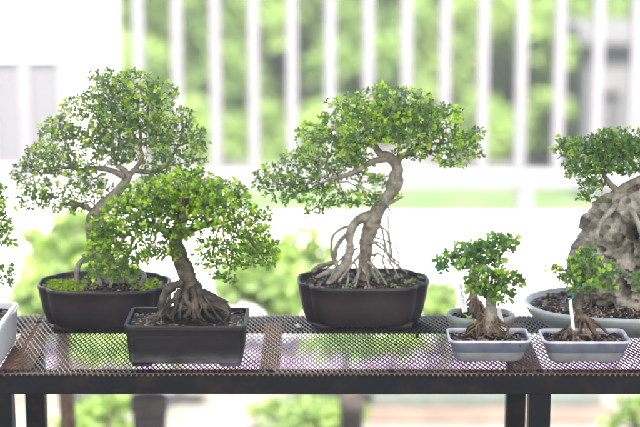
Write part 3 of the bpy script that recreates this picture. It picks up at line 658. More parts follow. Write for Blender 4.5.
def back_left_tree():
    T, c, ol, hw, hd = lobed_pot('tall airy bonsai with mossy soil in a lobed brown pot at the left', 38, 171, .325, .084, 3)
    Y0 = c[1]; soil(T, c, ol, .008, .075, .010, 13, gran=500, mc=(.02, 0))
    tb = MB()
    limb(Y0, [(116, 288, 0, 11), (112, 276, 0, 10), (104, 262, 0, 9), (97, 246, 0, 8), (93, 230, 0, 8), (96, 216, 0, 8.2), (105, 206, 0, 7), (114, 196, 0, 5.4), (122, 186, 0, 4.4), (128, 177, 0, 3.8), (124, 170, 0, 2.8), (116, 165, 0, 2.2)], tb, 16, .18, 5, .003)
    limb(Y0, [(127, 178, 0, 3.2), (136, 168, 0, 2.4), (142, 158, 0, 1.9), (140, 146, 0, 1.5)], tb, 8); limb(Y0, [(124, 176, 0, 3.6), (110, 170, 0, 2.8), (94, 168, 0, 2.2), (78, 170, 0, 1.6)], tb, 8)
    limb(Y0, [(98, 216, 0, 3), (84, 206, -.01, 2.4), (66, 204, -.01, 1.8)], tb, 7); limb(Y0, [(134, 170, 0, 3), (150, 172, .01, 2.4), (168, 166, .01, 1.8)], tb, 7)
    tb.build('trunk', M['bark'], T)
    rb = MB()
    for rows in ([(100, 258, -.01, 3.4), (88, 258, -.02, 3), (79, 264, -.03, 2.8), (77, 274, -.035, 2.6), (78, 284, -.035, 2.2)], [(103, 260, -.03, 2.6), (98, 264, -.05, 2.8), (98, 274, -.055, 2.8), (101, 286, -.055, 2.2)],
                 [(116, 270, -.02, 4), (126, 276, -.03, 3.8), (133, 282, -.035, 3)], [(120, 268, .0, 4), (136, 270, -.02, 3.6), (144, 276, -.03, 2.8), (140, 286, -.035, 2)], [(108, 268, -.03, 2.4), (112, 278, -.045, 2), (110, 288, -.05, 1.8)]):
        limb(Y0, rows, rb, 9, .15, 6, .003)
    rb.build('roots', M['bark'], T)
    st = [W(140, 146, Y0), W(78, 170, Y0), W(66, 204, Y0 - .01), W(168, 166, Y0 + .01), W(116, 165, Y0)]
    q = [(122, 82, 34, 13, 0, None, 0), (98, 76, 13, 9, 0, None, 0), (152, 94, 30, 17, 0, None, 0), (20, 172, 12, 10, 0, None, 1), (30, 204, 18, 8, 0, None, 2), (72, 207, 26, 7, 0, None, 2), (165, 175, 26, 10, .02, None, 3), (100, 200, 20, 9, .02, None, 2), (90, 108, 30, 16, 0, None, 4), (125, 118, 40, 18, -.02, None, 0), (178, 118, 20, 14, 0, None, 3), (190, 142, 18, 13, 0, None, 3), (160, 135, 34, 18, 0, None, 0),
         (60, 130, 26, 15, 0, None, 1), (100, 140, 36, 18, .02, None, 4), (50, 152, 26, 14, 0, None, 1), (32, 168, 18, 12, 0, None, 1), (70, 165, 30, 16, -.02, None, 1), (40, 192, 24, 13, 0, None, 2), (62, 200, 26, 9, 0, None, 2), (88, 186, 26, 12, 0, None, 2), (24, 180, 11, 9, 0, None, 1),
         (120, 155, 26, 12, 0, None, 4), (165, 160, 28, 12, .01, None, 3), (200, 133, 9, 7, 0, None, 3), (195, 160, 14, 10, .01, None, 3), (110, 100, 30, 16, .05, None, 4)]
    G = grow(st, [blob(Y0, *k) for k in q], 23, 6000, .0074, .0080, .00036)
    tb = MB(); twigs(G, tb); tb.build('branches', M['bark'], T)
    leafing(G, 33, .0088, 6, .7, .5, .85, 4).build('foliage', M['leaf_a'], T)
    r = np.random.default_rng(4); pts = []
    for _ in range(260):
        x, y = r.normal(-.066, .030), r.normal(-.02, .03)
        if abs(x) < hw - .012 and abs(y) < hd * .72 and (x / hw) ** 2 + (y / hd) ** 2 < .86: pts.append((c[0] + x, c[1] + y, SH + .078 + .006 * abs(noise.noise(Vector((x * 40, y * 40, 0))))))
    for _ in range(110):
        x, y = r.normal(.085, .02), r.normal(-.02, .025)
        if abs(x) < hw - .012 and (x / hw) ** 2 + (y / hd) ** 2 < .8: pts.append((c[0] + x, c[1] + y, SH + .078 + .004 * r.uniform()))
    sprouts(T, pts, .006, 6, 'moss', M['moss'], 7)
    # low leafy shoots from the base
    G = grow([W(110, 268, Y0 - .04)], [blob(Y0, 105, 240, 20, 16, -.05), blob(Y0, 122, 262, 16, 13, -.055), blob(Y0, 92, 256, 11, 9, -.05), blob(Y0, 112, 272, 14, 6, -.06)], 24, 460, .008, .0095, .00045)
    tb = MB(); twigs(G, tb); tb.build('base_shoot', M['twig'], T)
    leafing(G, 34, .0095, 6, .7, .25, .6).build('base_foliage', M['leaf_c'], T)
back_left_tree()

# ------------------------------------------------------------------ small pots at the right
def small_rect(label, u0, u1, vrim, Yf, seed):
    x0, x1 = W(u0, vrim, Yf)[0], W(u1, vrim, Yf)[0]; hw = (x1 - x0) / 2; hd = .046
    c = np.array([(x0 + x1) / 2, Yf + hd, SH + .001]); T = bonsai(label, c)
    ol = outline_round_rect(hw, hd, .014)
    p = pot_body('pot', M['blue_white'], T, c, ol, [(.020, .003), (.0165, .0035), (.0145, .007), (.0025, .038), (.0015, .041), (0, .042), (0, .0435)], [(.0012, .0446), (.0035, .0448), (.0048, .043), (.0075, .030)], 0, 50)
    for sx_ in (-1, 1):
        pts = outline_round_rect(.014, .022, .006, 4); b = MB(); b.rings([np.column_stack([pts + (c[0] + sx_ * (hw - .04), c[1]), np.full(len(pts), SH + z)]) for z in (.0004, .0042)])
        b.build('foot', M['blue_white'], p)
    soil(T, c, ol, .0055, .034, .008, seed, gran=260, gsize=.0032, mr=.03)
    return T, c, ol
def small_tree_a():
    T, c, ol = small_rect('leafy bonsai with fat pale stem over spread roots in a blue banded dish', 449, 532.5, 343, .045, 14)
    Y0 = c[1]; tb = MB()
    limb(Y0, [(489, 330, 0, 9), (490, 322, 0, 8), (491, 312, 0, 6.4), (491, 302, 0, 5.6), (492, 292, 0, 4.4), (490, 284, 0, 3)], tb, 14, .16, 8, .003); tb.build('trunk', M['bark'], T)
    rb = MB(); r = np.random.default_rng(8)
    for k in range(34):
        a = r.uniform(0, 2 * math.pi); L_ = r.uniform(.3, 1.05); ex, ey = math.cos(a) * 27 * L_, math.sin(a) * .034 * L_
        rows = [(490 + math.cos(a) * 4, 316 + r.normal(0, 2), ey * .2, r.uniform(1.2, 2.4)), (490 + ex * .3 + r.normal(0, 3), 321 + r.normal(0, 2.5), ey * .4, r.uniform(.7, 2)), (490 + ex * .7 + r.normal(0, 4), 329 + r.normal(0, 2.5), ey * .7 + r.normal(0, .004), r.uniform(.6, 1.4)), (490 + ex + r.normal(0, 3), 336 + 1.5 * L_, ey, .5)]
        S = spline(ppath(Y0, rows), .003); S[:, 2] = np.maximum(S[:, 2], SH + .036); rb.tube(S[:, :3], S[:, 3], 6, .1, k)
    rb.build('roots', M['root'], T)
    q = [(490, 285, 14, 10, 0, None, 0), (478, 281, 12, 8, 0, None, 0), (500, 276, 14, 9, 0, None, 0), (512, 279, 8, 7, 0, None, 0), (498, 292, 12, 7, -.015, None, 0), (470, 277, 8, 6, 0, None, 0), (488, 272, 14, 7, .01, None, 0)]
    q = [(493 + (a - 490) * 1.1, 284 + (b_ - 280) * 1.0, c_ * 1.15, d * 1.15, e, f, g) for a, b_, c_, d, e, f, g in q]
    G = grow([W(491, 288, Y0)], [blob(Y0, *k) for k in q], 25, 800, .0075, .0088, .00045)
    tb = MB(); twigs(G, tb); tb.build('branches', M['twig'], T)
    Lv = leafing(G, 35, .0128, 6, .8, .5, .75)
    Lv.rosette(W(468, 318, Y0 - .03), (0, 0, 1), 8, .010, .6); Lv.rosette(W(473, 322, Y0 - .03), (0, 0, 1), 6, .009, .3)
    Lv.build('foliage', M['leaf_c'], T, .72)
    return Y0
small_tree_a()
def small_tree_b():
    T, c, ol = small_rect('small upright bonsai on forked roots in a blue banded dish in front of the rock', 543.5, 632, 345, .04, 15)
    Y0 = c[1]; tb = MB()
    limb(Y0, [(582, 321, 0, 3.6), (579, 312, 0, 3.8), (578, 302, 0, 3.6), (581, 293, 0, 3), (584, 284, 0, 2.4), (584, 276, 0, 1.8)], tb, 10, .16, 9, .003)
    limb(Y0, [(590, 310, .01, 1.2), (591, 300, .01, 1.1), (588, 288, .01, 1)], tb, 6); tb.build('trunk', M['bark_dark'], T)
    rb = MB(); r = np.random.default_rng(10)
    for rows in ([(580, 314, 0, 2.8), (573, 322, -.01, 2.4), (568, 332, -.012, 2), (562, 340, -.014, 1.4)], [(583, 315, 0, 3), (590, 322, -.008, 2.8), (594, 331, -.01, 2.4), (600, 341, -.012, 1.6)], [(580, 318, .005, 2), (580, 328, 0, 1.8), (584, 340, -.01, 1.4)],
                 [(584, 316, 0, 2), (598, 324, .008, 1.6), (608, 334, .008, 1.2)], [(576, 320, .01, 2), (566, 328, .012, 1.4), (556, 335, .012, 1)], [(568, 330, -.018, 1.4), (574, 334, -.02, 1.4), (590, 335, -.02, 1.2)],
                 [(571, 326, -.012, 1.2), (574, 336, -.025, 1), (572, 344, -.03, .8)]):
        limb(Y0, rows, rb, 7, .15, 3, .003)
    for k in range(14):
        a = r.uniform(0, 6.28); rows = [(582 + math.cos(a) * 5, 322, math.sin(a) * .006, 1), (582 + math.cos(a) * 14 + r.normal(0, 2), 332, math.sin(a) * .02, .8), (582 + math.cos(a) * 24, 341, math.sin(a) * .03, .5)]
        S = spline(ppath(Y0, rows), .003); S[:, 2] = np.maximum(S[:, 2], SH + .036); rb.tube(S[:, :3], S[:, 3], 5, .1, k)
    rb.build('roots', M['root'], T)
    q = [(583, 265, 16, 11, 0, None, 0), (572, 275, 14, 9, 0, None, 0), (600, 270, 14, 9, 0, None, 0), (587, 254, 9, 6, 0, None, 0), (560, 270, 9, 5, 0, None, 0), (612, 274, 8, 5, 0, None, 0), (585, 283, 18, 8, -.01, None, 0), (604, 284, 8, 5, 0, None, 0), (553, 265, 5, 3, 0, None, 0)]
    q = [(584 + (a - 584) * 1.12, 270 + (b_ - 270) * 1.12, c_ * 1.15, d * 1.15, e, f, g) for a, b_, c_, d, e, f, g in q]
    G = grow([W(584, 282, Y0)], [blob(Y0, *k) for k in q], 26, 950, .0075, .0088, .00042)
    tb = MB(); twigs(G, tb); tb.build('branches', M['twig'], T)
    leafing(G, 36, .0112, 6, .8, .6, .8).build('foliage', M['leaf_c'], T, .6)
small_tree_b()
def grey_oval_tree():
    Yc = .255; x0, x1 = W(446, 312, Yc)[0], W(515.5, 312, Yc)[0]; hw = (x1 - x0) / 2
    c = np.array([(x0 + x1) / 2, Yc, SH + .001]); T = bonsai('spreading round leaved bonsai in a small grey oval pot behind the blue banded dish', c)
    ol = outline_super(hw, .047, 2.3, 64)
    p = pot_body('pot', M['pot_grey'], T, c, ol, [(.018, .003), (.013, .004), (.009, .010), (.002, .026), (.0, .033), (.001, .037), (.003, .0395)], [(.006, .0395), (.008, .036), (.012, .024)], 0, 60)
    b = MB(); pts = outline_super(hw - .022, .028, 2.3, 32); b.rings([np.column_stack([pts + c[:2], np.full(32, SH + z)]) for z in (.0004, .0042)]); b.build('foot', M['pot_grey'], p)
    soil(T, c, ol, .009, .031, .008, 16, gran=220, gsize=.003, mr=.03)
    Y0 = Yc; tb = MB(); limb(Y0, [(474, 312, 0, 5.5), (474, 300, 0, 4.6), (473, 288, 0, 4.2), (474, 276, 0, 4), (478, 268, 0, 3)], tb, 12, .16, 11, .003); tb.build('trunk', M['bark'], T)
    rb = MB(); r = np.random.default_rng(12)
    for k in range(20):
        a = r.uniform(0, 6.28); L_ = r.uniform(.5, 1); rows = [(474 + math.cos(a) * 3, 300 + r.normal(0, 2), math.sin(a) * .005, 1.6), (474 + math.cos(a) * 10 * L_ + r.normal(0, 3), 306 + r.normal(0, 2), math.sin(a) * .018 + r.normal(0, .003), r.uniform(.7, 1.5)), (474 + math.cos(a) * 20 * L_, 316, math.sin(a) * .026, .7)]
        S = spline(ppath(Y0, rows), .003); S[:, 2] = np.maximum(S[:, 2], SH + .034); rb.tube(S[:, :3], S[:, 3], 6, .1, k)
    rb.build('roots', M['root'], T)
    q = [(455, 259, 17, 9, 0, None, 0), (480, 252, 20, 11, 0, None, 0), (500, 245, 16, 10, 0, None, 0), (443, 265, 9, 8, 0, None, 0), (470, 264, 20, 8, -.015, None, 0), (496, 238, 10, 5, 0, None, 0), (511, 243, 8, 8, 0, None, 0), (490, 260, 12, 7, 0, None, 0), (465, 250, 14, 7, .02, None, 0)]
    G = grow([W(476, 270, Y0)], [blob(Y0, *k) for k in q], 27, 1300, .0078, .0092, .00045)
    tb = MB(); twigs(G, tb); tb.build('branches', M['twig'], T)
    leafing(G, 37, .0124, 6, .8, .6, .65).build('foliage', M['leaf_d'], T, .8)
grey_oval_tree()

# ------------------------------------------------------------------ rock planting at the right edge
def rock_tree():
    Yc = .290; cx = W(648, 295, Yc)[0]; hw = cx - W(525, 295, Yc)[0]; hd = .135
    c = np.array([cx, Yc, SH + .001]); T = bonsai('bonsai clasping a pitted pale rock in a broad grey glazed oval tray', c)
    ol = outline_super(hw, hd, 2.35, 120)
    p = pot_body('pot', M['pot_tray'], T, c, ol, [(.060, .004), (.050, .005), (.040, .010), (.020, .023), (.006, .036), (.0, .047), (.0, .050), (.002, .053)], [(.006, .0535), (.0085, .050), (.014, .035)], 0, 60)
    b = MB(); pts = outline_super(hw - .07, hd - .075, 2.35, 40); b.rings([np.column_stack([pts + c[:2], np.full(40, SH + z)]) for z in (.0004, .0055)]); b.build('foot', M['pot_tray'], p)
    soil(T, c, ol, .010, .043, .012, 17, gran=1100, gsize=.0042, mr=.12)
    # rock
    import bmesh
    bm = bmesh.new(); bmesh.ops.create_icosphere(bm, subdivisions=7, radius=1)
    V = np.array([v.co[:] for v in bm.verts]); F = [tuple(v.index for v in f.verts) for f in bm.faces]; bm.free()
    rc = W(650, 262, Yc); base = SH + .030; toph = W(640, 196, Yc)[2] - base
    out = np.empty_like(V)
    for i, (x, y, z) in enumerate(V):
        zz = (z + 1) / 2
        wx = .126 * (1 - .34 * max(0, zz - .1) ** 1.4); wy = .085 * (1 - .45 * zz)
        hx = math.copysign(abs(x) ** .85, x); hy = math.copysign(abs(y) ** .85, y)
        q = np.array([rc[0] + hx * wx, Yc + .01 + hy * wy, base + zz * toph])
        n = Vector((x * .9, y, z * .6)).normalized(); pv = Vector(q); s3 = Vector((1, 1, .55))
        wp = Vector((noise.noise(pv * 14), noise.noise(pv * 14 + Vector((9, 0, 0))), noise.noise(pv * 14 + Vector((0, 9, 0)))))
        pw = Vector((pv.x, pv.y, pv.z * .6)) + wp * .030
        d = .050 * noise.noise(pw * 9 + Vector((3, 1, 0))) + .040 * (.3 - abs(noise.noise(pw * 19))) + .016 * (.25 - abs(noise.noise(pw * 43 + Vector((7, 0, 0))))) + .007 * (.2 - abs(noise.noise(pv * 110)))
        amt = max(0, min(1, .5 + 2.2 * noise.noise(pv * 8 + Vector((0, 0, 4)))))
        f1 = noise.voronoi(pw * 23 + Vector((3.3, 1.7, 8.1)))[0][0]; r1_ = .32 + .18 * amt; d -= .062 * min(1, 3.5 * max(0, 1 - f1 / r1_))
        am2 = max(0, min(1, .4 + 2.5 * noise.noise(pv * 17 + Vector((0, 5, 4))))); f2 = noise.voronoi((pv + wp * .02) * 48 + Vector((9.4, 2.2, 6.6)))[0][0]; d -= .026 * (.5 + .5 * am2) * min(1, 3.5 * max(0, 1 - f2 / .36))
        f3 = noise.voronoi((pv + wp * .012) * 85 + Vector((1, 8, 2)))[0][0]; d -= .009 * min(1, 3 * max(0, 1 - f3 / .38))
        d += .010
        out[i] = q + np.array(n[:]) * d
    b = MB(); b.add(out, F); b.build('rock', M['rock'], T)
    Y0 = Yc - .01; tb = MB()
    limb(Y0, [(628, 222, -.04, 4), (622, 210, -.02, 6), (620, 200, 0, 6.5), (622, 190, 0, 5.2), (630, 184, 0, 4.2), (642, 178, 0, 3.6), (650, 168, 0, 3)], tb, 12, .2, 13, .003)
    limb(Y0, [(621, 194, 0, 4), (612, 186, 0, 3), (604, 176, 0, 2.2)], tb, 8); limb(Y0, [(620, 202, -.02, 4), (610, 212, -.05, 3), (600, 224, -.06, 2.4), (596, 240, -.07, 1.6)], tb, 8, .2)
    limb(Y0, [(622, 204, -.02, 4), (634, 214, -.05, 3.2), (640, 230, -.065, 2.4), (646, 250, -.075, 1.6)], tb, 8, .2)
    tb.build('trunk', M['bark'], T)
    st = [W(604, 176, Y0), W(650, 168, Y0), W(622, 190, Y0)]
    q = [(580, 150, 24, 14, 0, None, 0), (562, 146, 11, 9, 0, None, 0), (605, 142, 22, 14, 0, None, 0), (630, 146, 22, 18, 0, None, 1), (655, 145, 24, 20, 0, None, 1), (578, 170, 18, 12, 0, None, 0), (600, 165, 24, 15, -.02, None, 0), (625, 165, 20, 12, -.01, None, 1), (590, 184, 14, 8, -.01, None, 0),
         (586, 195, 11, 8, -.015, None, 0), (602, 198, 9, 6, -.01, None, 0), (612, 150, 28, 15, .04, None, 0), (690, 150, 30, 22, 0, None, 1), (660, 165, 22, 10, 0, None, 1)]
    G = grow(st, [blob(Y0, *k) for k in q], 28, 3400, .0075, .0088, .00042)
    tb = MB(); twigs(G, tb); tb.build('branches', M['twig'], T)
    leafing(G, 38, .0108, 6, .85, .25, .6).build('foliage', M['leaf_c'], T)
rock_tree()

# plants cut by the frame edges
def left_edge_tree():
    Yf, Yb = .03, .20; xr = W(11, 335, .115)[0]; hw = .11; hd = .085
    c = np.array([xr - hw, .115, SH + .001]); T = bonsai('bright leaved bonsai in a plain white rectangular pot, cut by the left edge', c)
    ol = outline_round_rect(hw, hd, .006, 4)
    pot_body('pot', M['pot_white'], T, c, ol, [(.012, 0), (.008, .001), (.005, .012), (.001, .066), (0, .068), (0, .075)], [(.001, .0765), (.008, .0765), (.009, .074), (.012, .05)], R(-1.5), 40)
    soil(T, c, ol, .010, .064, .008, 18, gran=350)
    Y0 = .115; tb = MB(); limb(Y0, [(-50, 315, 0, 9), (-48, 290, 0, 8), (-56, 262, 0, 7), (-50, 235, 0, 5)], tb, 12, .18, 20); limb(Y0, [(-50, 282, 0, 4), (-30, 272, 0, 3), (-12, 270, 0, 2)], tb, 8); tb.build('trunk', M['bark'], T)
    q = [(-20, 195, 26, 20, 0, None, 0), (-8, 225, 20, 18, 0, None, 0), (2, 240, 13, 10, 0, None, 0), (-40, 215, 30, 30, 0, None, 0), (0, 200, 9, 14, 0, None, 0), (2, 270, 14, 8, 0, None, 1), (-16, 275, 18, 10, 0, None, 1), (9, 281, 9, 5, 0, None, 1)]
    G = grow([W(-50, 235, Y0), W(-12, 270, Y0)], [blob(Y0, *k) for k in q], 29, 2000, .0075, .0088, .00042)
    tb = MB(); twigs(G, tb); tb.build('branches', M['twig'], T)
    leafing(G, 39, .0108, 6, .85, .6, .8).build('foliage', M['leaf_b'], T)
left_edge_tree()
def right_edge_tree():
    Yc = .06; cx = W(688, 330, Yc)[0]; c = np.array([cx, Yc, SH + .001]); T = bonsai('tuft of green leaves from a small bonsai cut by the right edge', c)
    ol = outline_round_rect(.065, .04, .012); pot_body('pot', M['pot_grey'], T, c, ol, [(.014, 0), (.010, .002), (.002, .034), (0, .040)], [(.002, .042), (.005, .041), (.008, .03)], 0, 50)
    soil(T, c, ol, .005, .032, .006, 19, gran=150)
    tb = MB(); limb(Yc, [(690, 335, 0, 5), (688, 315, 0, 4), (680, 300, 0, 3)], tb, 10); tb.build('trunk', M['bark'], T)
    q = [(652, 285, 22, 13, 0, None, 0), (640, 279, 12, 8, 0, None, 0), (672, 275, 26, 16, 0, None, 0), (695, 285, 20, 12, 0, None, 0), (636, 290, 7, 4, 0, None, 0)]
    G = grow([W(680, 300, Yc)], [blob(Yc, *k) for k in q], 30, 300, .0085, .011, .0005)
    tb = MB(); twigs(G, tb); tb.build('branches', M['twig'], T)
    leafing(G, 40, .0115, 6, .7, .4, .7).build('foliage', M['leaf_d'], T)
right_edge_tree()

# ------------------------------------------------------------------ tags, wires, pebble
def plant_tag(label, Y, u0, v0, u1, v1, wpx, marks):
    a, c = W(u0, v0, Y), W(u1, v1, Y); w = wpx * px(Y) / 2; T = empty('plant_tag', c, label, 'plant tag', 'white plant tags in the soil')
    d = (a - c); L_ = np.linalg.norm(d); d /= L_; s_ = np.array([1, 0, 0]) - d * d[0]; s_ /= np.linalg.norm(s_); n = np.cross(s_, d) * .0006
    b = MB(); v = []
    for nn in (-n, n): v += [c - s_ * w * .9 + nn, c + s_ * w * .9 + nn, a + s_ * w + nn, a - s_ * w + nn]
    b.add(v, [(0, 1, 2, 3), (7, 6, 5, 4), (0, 4, 5, 1), (1, 5, 6, 2), (2, 6, 7, 3), (3, 7, 4, 0)]); b.build('stick', M['tag'], T, False)
    if marks:
        b = MB(); rng = np.random.default_rng(int(u0)); fn = n if n[1] < 0 else -n
        for k in range(marks):
            t = .12 + .66 * k / marks
            if k % 5 == 3: continue
            for _ in range(2):
                p = a - d * L_ * (t + rng.uniform(0, .03)) + fn * 1.6 + s_ * rng.uniform(-.25, .1) * w; q = p + s_ * w * rng.uniform(.3, .6) + d * rng.normal(0, .0008)
                e = d * .00035; b.add([p - e, q - e, q + e, p + e], [(0, 1, 2, 3)])
        b.build('writing', M['ink'], T, False)
plant_tag('lettered white tag standing in the small grey oval pot', .225, 459.5, 281, 465, 312, 6.4, 12)
plant_tag('narrow white tag leaning behind the fat stem over the blue banded dish', .115, 498, 308, 504, 331, 5, 0)
plant_tag('narrow white tag beside the forked roots in front of the rock', .07, 570, 298, 573.5, 330, 3.4, 0)
plant_tag('white tag half hidden behind the curved trunk in the centre pot', .375, 388, 216, 390.5, 266, 3.6, 7)
def wire(label, Y, rows):
    b = MB(); S = spline(ppath(Y, rows), .002); b.tube(S[:, :3], S[:, 3], 6); o = b.build('plant_tie', M['wire']); tag(o, label, 'plant tie', 'teal ties')
wire('teal tie hanging from the curved trunk of the centre bonsai', .32, [(381, 205, 0, .6), (386, 204, -.012, .6), (388, 207, 0, .6), (391, 212, 0, .6), (395, 214, 0, .5)])
wire('teal tie poking from under the leaves above the grey oval pot', .24, [(458, 265, 0, .6), (450, 266, 0, .6), (443, 269, 0, .6), (436, 266, 0, .6), (440, 271, 0, .5)])
wire('teal tie wound round the narrow tag in front of the rock', .064, [(568, 295, 0, .8), (572, 294, 0, .8), (574, 297, 0, .8), (570, 299, -.003, .8), (568, 302, 0, .6)])
def pebble(label, u, v, r, mat, seed, flat=.6):
    y = (CZ - SH) / math.tan(PITCH + math.atan((v - 213.5) / FPX)) + CY; c = W(u, v, y); rng = np.random.default_rng(seed)
    b = MB(); granule(b, np.array([c[0], c[1], SH + r * .55]), r, rng); o = b.build('pebble', mat, None); tag(o, label, 'pebble')
pebble('small pale pebble on the mesh at the left foot of the centre pot', 298, 328, .007, M['pot_tray'], 1)
pebble('dark crumb on the mesh below the centre pot', 396, 345, .005, M['soil'], 2)
pebble('dark crumb on the mesh under the right side of the centre pot', 417, 337, .006, M['soil'], 3)

# ------------------------------------------------------------------ plants behind, all out of focus
def leafy(name, label, cat, group, ctr, blobs, n, size, mat, seed, trunk_r=.02, young=.4, wr=.6):
    T = empty(name, (ctr[0], ctr[1], 0), label, cat, group); rng = np.random.default_rng(seed); Lv = Leaves(seed)
    vols = np.array([b_[1][0] * b_[1][1] * b_[1][2] for b_ in blobs]) ** .7; cnt = (n * vols / vols.sum()).astype(int)
    tb = MB(); top = max(b_[0][2] for b_ in blobs); ctr = np.array([ctr[0], ctr[1], 0.])
    S = spline([(*ctr, trunk_r), (ctr[0] + trunk_r, ctr[1], top * .4, trunk_r * .8), (ctr[0] - trunk_r, ctr[1], top * .75, trunk_r * .45)], .05); tb.tube(S[:, :3], S[:, 3], 8)
    mid = S[len(S) // 2][:3]
    for (c, r, _), k in zip(blobs, cnt):
        c = np.array(c); r = np.array(r); S = spline([(*mid, trunk_r * .5), (*((mid + c) / 2 + rng.normal(0, .03, 3)), trunk_r * .35), (*c, trunk_r * .2)], .05); tb.tube(S[:, :3], S[:, 3], 5)
        for _ in range(k):
            v = rng.normal(size=3); v /= np.linalg.norm(v); v *= rng.uniform() ** .4; p = c + v * r
            if p[2] < .02: continue
            Lv.rosette(p, v, 4, size, young if noise.noise(Vector(p * 2.2 / max(r.max(), .2)) + Vector((seed, 0, 0))) > -.05 else 0)
    tb.build('trunk', M['bark_dark'], T); Lv.build('crown', mat, T, wr)
def bb(Y, u, v, ru, rv, dy=0, rd=None): return blob(Y, u, v, ru, rv, dy, rd)
# near shrubs on the ground just behind the shelf
Yn = 1.8
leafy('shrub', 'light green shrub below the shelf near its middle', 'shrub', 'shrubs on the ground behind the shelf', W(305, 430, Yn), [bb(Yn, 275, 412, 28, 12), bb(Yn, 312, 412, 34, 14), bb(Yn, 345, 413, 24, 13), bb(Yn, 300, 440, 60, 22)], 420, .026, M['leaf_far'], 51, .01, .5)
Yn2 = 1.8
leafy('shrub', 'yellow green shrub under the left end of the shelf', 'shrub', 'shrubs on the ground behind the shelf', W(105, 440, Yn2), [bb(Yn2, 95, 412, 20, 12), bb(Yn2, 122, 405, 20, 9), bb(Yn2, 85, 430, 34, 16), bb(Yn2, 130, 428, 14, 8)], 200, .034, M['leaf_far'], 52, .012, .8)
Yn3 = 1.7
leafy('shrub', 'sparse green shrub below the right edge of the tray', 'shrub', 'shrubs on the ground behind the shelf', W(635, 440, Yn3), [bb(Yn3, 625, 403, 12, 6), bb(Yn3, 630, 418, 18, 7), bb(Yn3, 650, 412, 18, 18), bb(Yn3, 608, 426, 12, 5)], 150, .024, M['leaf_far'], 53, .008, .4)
# clay pots for two of them
def ground_pot(label, u, v_top, Y, r, mat):
    c = W(u, v_top, Y); h = max(.08, c[2]); T = empty('flower_pot', (c[0], Y, 0), label, 'flower pot', 'brown pots on the ground behind the shelf')
    ol = outline_super(r, r, 2, 40); pot_body('pot', mat, T, np.array([c[0], Y, .001]), ol, [(r * .3, 0), (r * .08, h * .85), (0, h * .86), (0, h)], [(r * .08, h), (r * .1, h * .9)], 0, 40)
    b = MB(); q = ol * .88; b.add(np.column_stack([q + (c[0], Y), np.full(40, h * .93)]), [tuple(range(40))]); b.build('soil', M['soil_dark'], T, False)
brownpot = noisy('brown_clay_pot', [(.3, (.04, .033, .028)), (.7, (.06, .05, .043))], 10, .8, 0)
ground_pot('wide taupe pot on the ground beside the yellow green shrub', 149, 397, 1.35, .048, brownpot)
ground_pot('small brown pot on the ground behind the light green shrub', 352, 398, 1.62, .035, brownpot)
# post of a small tree at lower left
b = MB(); p = W(68, 400, 1.0); S = spline([(p[0] + .01, 1.0, 0, .022), (p[0], 1.0, .3, .02), (p[0] - .01, 1.02, .52, .014), (p[0] - .005, 1.05, .62, .006)], .03)
tt = empty('bare_stump', (p[0], 1.0, 0), 'pale brown upright stem on the ground left of the yellow green shrub', 'stump'); b.tube(S[:, :3], S[:, 3], 10, .2); b.build('stem', M['root'], tt)
# dark trough on the ground
xa, xb = W(372, 400, 2.05)[0], W(602, 400, 2.05)[0]; yy = 2.05
tr = empty('plant_trough', ((xa + xb) / 2, yy, 0), 'long dark low trough on the pale ground seen between the shelf legs', 'trough')
b = MB(); b.box((xa, yy, 0), (xb, yy + .16, .05), .004); b.build('side', noisy('dark_green_timber', [(.3, (.05, .06, .053)), (.7, (.08, .09, .08))], 9, .8, 0), tr, True, auto=30)
b = MB(); b.box((xa - .02, yy - .10, .001), (xb + .02, yy - .002, .018), .004); b.build('tray_edge', noisy('brown_board', [(.3, (.09, .065, .05)), (.7, (.14, .10, .08))], 9, .8, 0), tr, True, auto=30)

# shrubs in front of the wall
Yw = 2.3; GW = 'bushes in front of the white wall'
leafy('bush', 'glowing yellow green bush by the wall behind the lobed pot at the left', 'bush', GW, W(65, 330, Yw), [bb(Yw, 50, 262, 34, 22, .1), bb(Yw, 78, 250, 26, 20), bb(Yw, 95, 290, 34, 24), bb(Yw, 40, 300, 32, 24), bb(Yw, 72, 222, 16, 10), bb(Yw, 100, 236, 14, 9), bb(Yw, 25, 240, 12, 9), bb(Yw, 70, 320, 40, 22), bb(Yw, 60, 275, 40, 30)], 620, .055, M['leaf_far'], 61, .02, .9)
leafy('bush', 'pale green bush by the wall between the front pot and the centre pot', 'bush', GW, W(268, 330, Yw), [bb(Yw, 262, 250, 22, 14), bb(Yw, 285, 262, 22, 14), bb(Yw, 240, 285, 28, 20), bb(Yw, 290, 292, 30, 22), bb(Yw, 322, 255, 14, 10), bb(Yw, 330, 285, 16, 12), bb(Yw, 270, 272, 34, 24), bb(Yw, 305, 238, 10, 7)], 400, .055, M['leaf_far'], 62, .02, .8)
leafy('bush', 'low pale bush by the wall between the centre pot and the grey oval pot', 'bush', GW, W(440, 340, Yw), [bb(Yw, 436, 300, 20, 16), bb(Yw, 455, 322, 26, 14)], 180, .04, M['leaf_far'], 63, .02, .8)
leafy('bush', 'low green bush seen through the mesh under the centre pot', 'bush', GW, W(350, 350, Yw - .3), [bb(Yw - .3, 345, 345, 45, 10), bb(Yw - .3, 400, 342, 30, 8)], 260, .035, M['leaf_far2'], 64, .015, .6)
leafy('bush', 'low green bush seen through the mesh under the front rectangular pot', 'bush', GW, W(110, 350, Yw - .3), [bb(Yw - .3, 110, 350, 40, 12), bb(Yw - .3, 180, 352, 30, 8)], 260, .035, M['leaf_far'], 65, .015, .7)
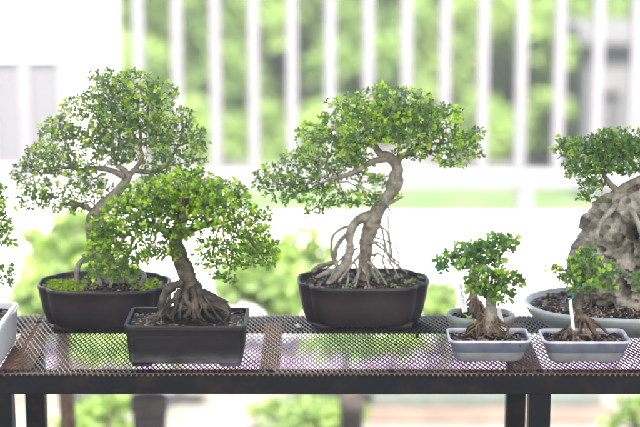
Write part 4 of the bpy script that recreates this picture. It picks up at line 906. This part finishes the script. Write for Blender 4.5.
# violet rosettes added at the wall foot, standing in for purple lens fringing
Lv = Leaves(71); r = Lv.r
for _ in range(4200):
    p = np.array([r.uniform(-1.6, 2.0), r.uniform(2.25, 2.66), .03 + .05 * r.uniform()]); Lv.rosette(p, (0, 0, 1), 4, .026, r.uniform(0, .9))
g = Lv.build('lens_fringe_strip', leaf_mat('violet_lens_fringe', (.20, .135, .235), (.30, .22, .35), (.40, .32, .45), .3, .7), None); tag(g, 'added pale violet strip at the foot of the white wall, imitating lens fringing', 'lens fringing stand-in', kind='stuff')

# trees beyond the railing
GT = 'trees beyond the railing'
labs = ['light green tree beyond the railing, nearest the white building', 'round green tree beyond the railing above the lobed pot at the left', 'pale green tree beyond the railing left of the centre bonsai', 'deeper green tree beyond the railing above the centre bonsai',
        'bright green tree beyond the railing right of the centre bonsai', 'dappled green tree beyond the railing above the blue banded dishes', 'yellow green tree beyond the railing beside the shed', 'tall green tree rising behind the shed',
        'slender green tree beyond the railing, above the left lobe of the centre crown', 'slender tree beyond the railing directly above the top of the centre crown', 'slender tree beyond the railing above the gap between centre crown and small bonsai', 'slender tree beyond the railing above the pale yellow bush']
rng = np.random.default_rng(77)
us = [128, 205, 285, 370, 440, 510, 575, 650, 247, 405, 478, 545]
for i, (u, lab) in enumerate(zip(us, labs)):
    Y = 6.6 + .5 * (i % 3) if i != 7 else 8.2
    if i > 7: Y = 7.9
    bl_ = [bb(Y, u + rng.normal(0, 8), v + rng.normal(0, 6), rng.uniform(42, 58), rng.uniform(24, 34), rng.normal(0, .15)) for v in (135, 95, 50, 10, -35, -75)]
    bl_ += [bb(Y, u + rng.uniform(-40, 40), rng.uniform(-60, 130), 26, 22, -.3) for _ in range(3)]
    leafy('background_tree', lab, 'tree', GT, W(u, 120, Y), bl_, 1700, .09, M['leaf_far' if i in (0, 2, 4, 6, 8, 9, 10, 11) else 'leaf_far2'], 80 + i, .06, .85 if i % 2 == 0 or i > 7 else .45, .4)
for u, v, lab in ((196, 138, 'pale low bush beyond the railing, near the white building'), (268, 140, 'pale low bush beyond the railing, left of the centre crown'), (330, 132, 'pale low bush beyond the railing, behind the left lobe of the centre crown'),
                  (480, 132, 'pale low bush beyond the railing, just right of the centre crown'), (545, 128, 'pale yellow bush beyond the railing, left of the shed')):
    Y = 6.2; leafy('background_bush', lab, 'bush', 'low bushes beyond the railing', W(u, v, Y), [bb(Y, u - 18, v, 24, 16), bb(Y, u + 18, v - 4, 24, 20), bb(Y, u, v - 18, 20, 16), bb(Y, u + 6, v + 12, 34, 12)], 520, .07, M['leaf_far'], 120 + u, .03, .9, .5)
# tall hedge that closes the view
Lv = Leaves(99); r = Lv.r
for _ in range(9000):
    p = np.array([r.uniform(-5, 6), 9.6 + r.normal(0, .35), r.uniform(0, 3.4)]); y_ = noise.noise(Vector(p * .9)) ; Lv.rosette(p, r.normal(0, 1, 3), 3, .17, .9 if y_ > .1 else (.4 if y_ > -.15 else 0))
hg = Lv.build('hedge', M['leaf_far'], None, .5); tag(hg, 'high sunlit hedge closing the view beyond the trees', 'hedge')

# ------------------------------------------------------------------ thin volume added to veil the background like lens glare
b = MB(); b.box((-14, -7, -1), (14, 15, 6)); hz = b.build('glare_veil', None, None, False)
hm = bpy.data.materials.new('glare_veil'); hm.use_nodes = True; N, L = hm.node_tree.nodes, hm.node_tree.links; N.remove(N['Principled BSDF'])
pv = N.new('ShaderNodeVolumePrincipled'); pv.inputs['Color'].default_value = (.95, .97, 1, 1); pv.inputs['Density'].default_value = VEIL_DENSITY; pv.inputs['Anisotropy'].default_value = .2
L.new(pv.outputs[0], N['Material Output'].inputs['Volume']); hz.data.materials.clear(); hz.data.materials.append(hm); tag(hz, kind='stuff')
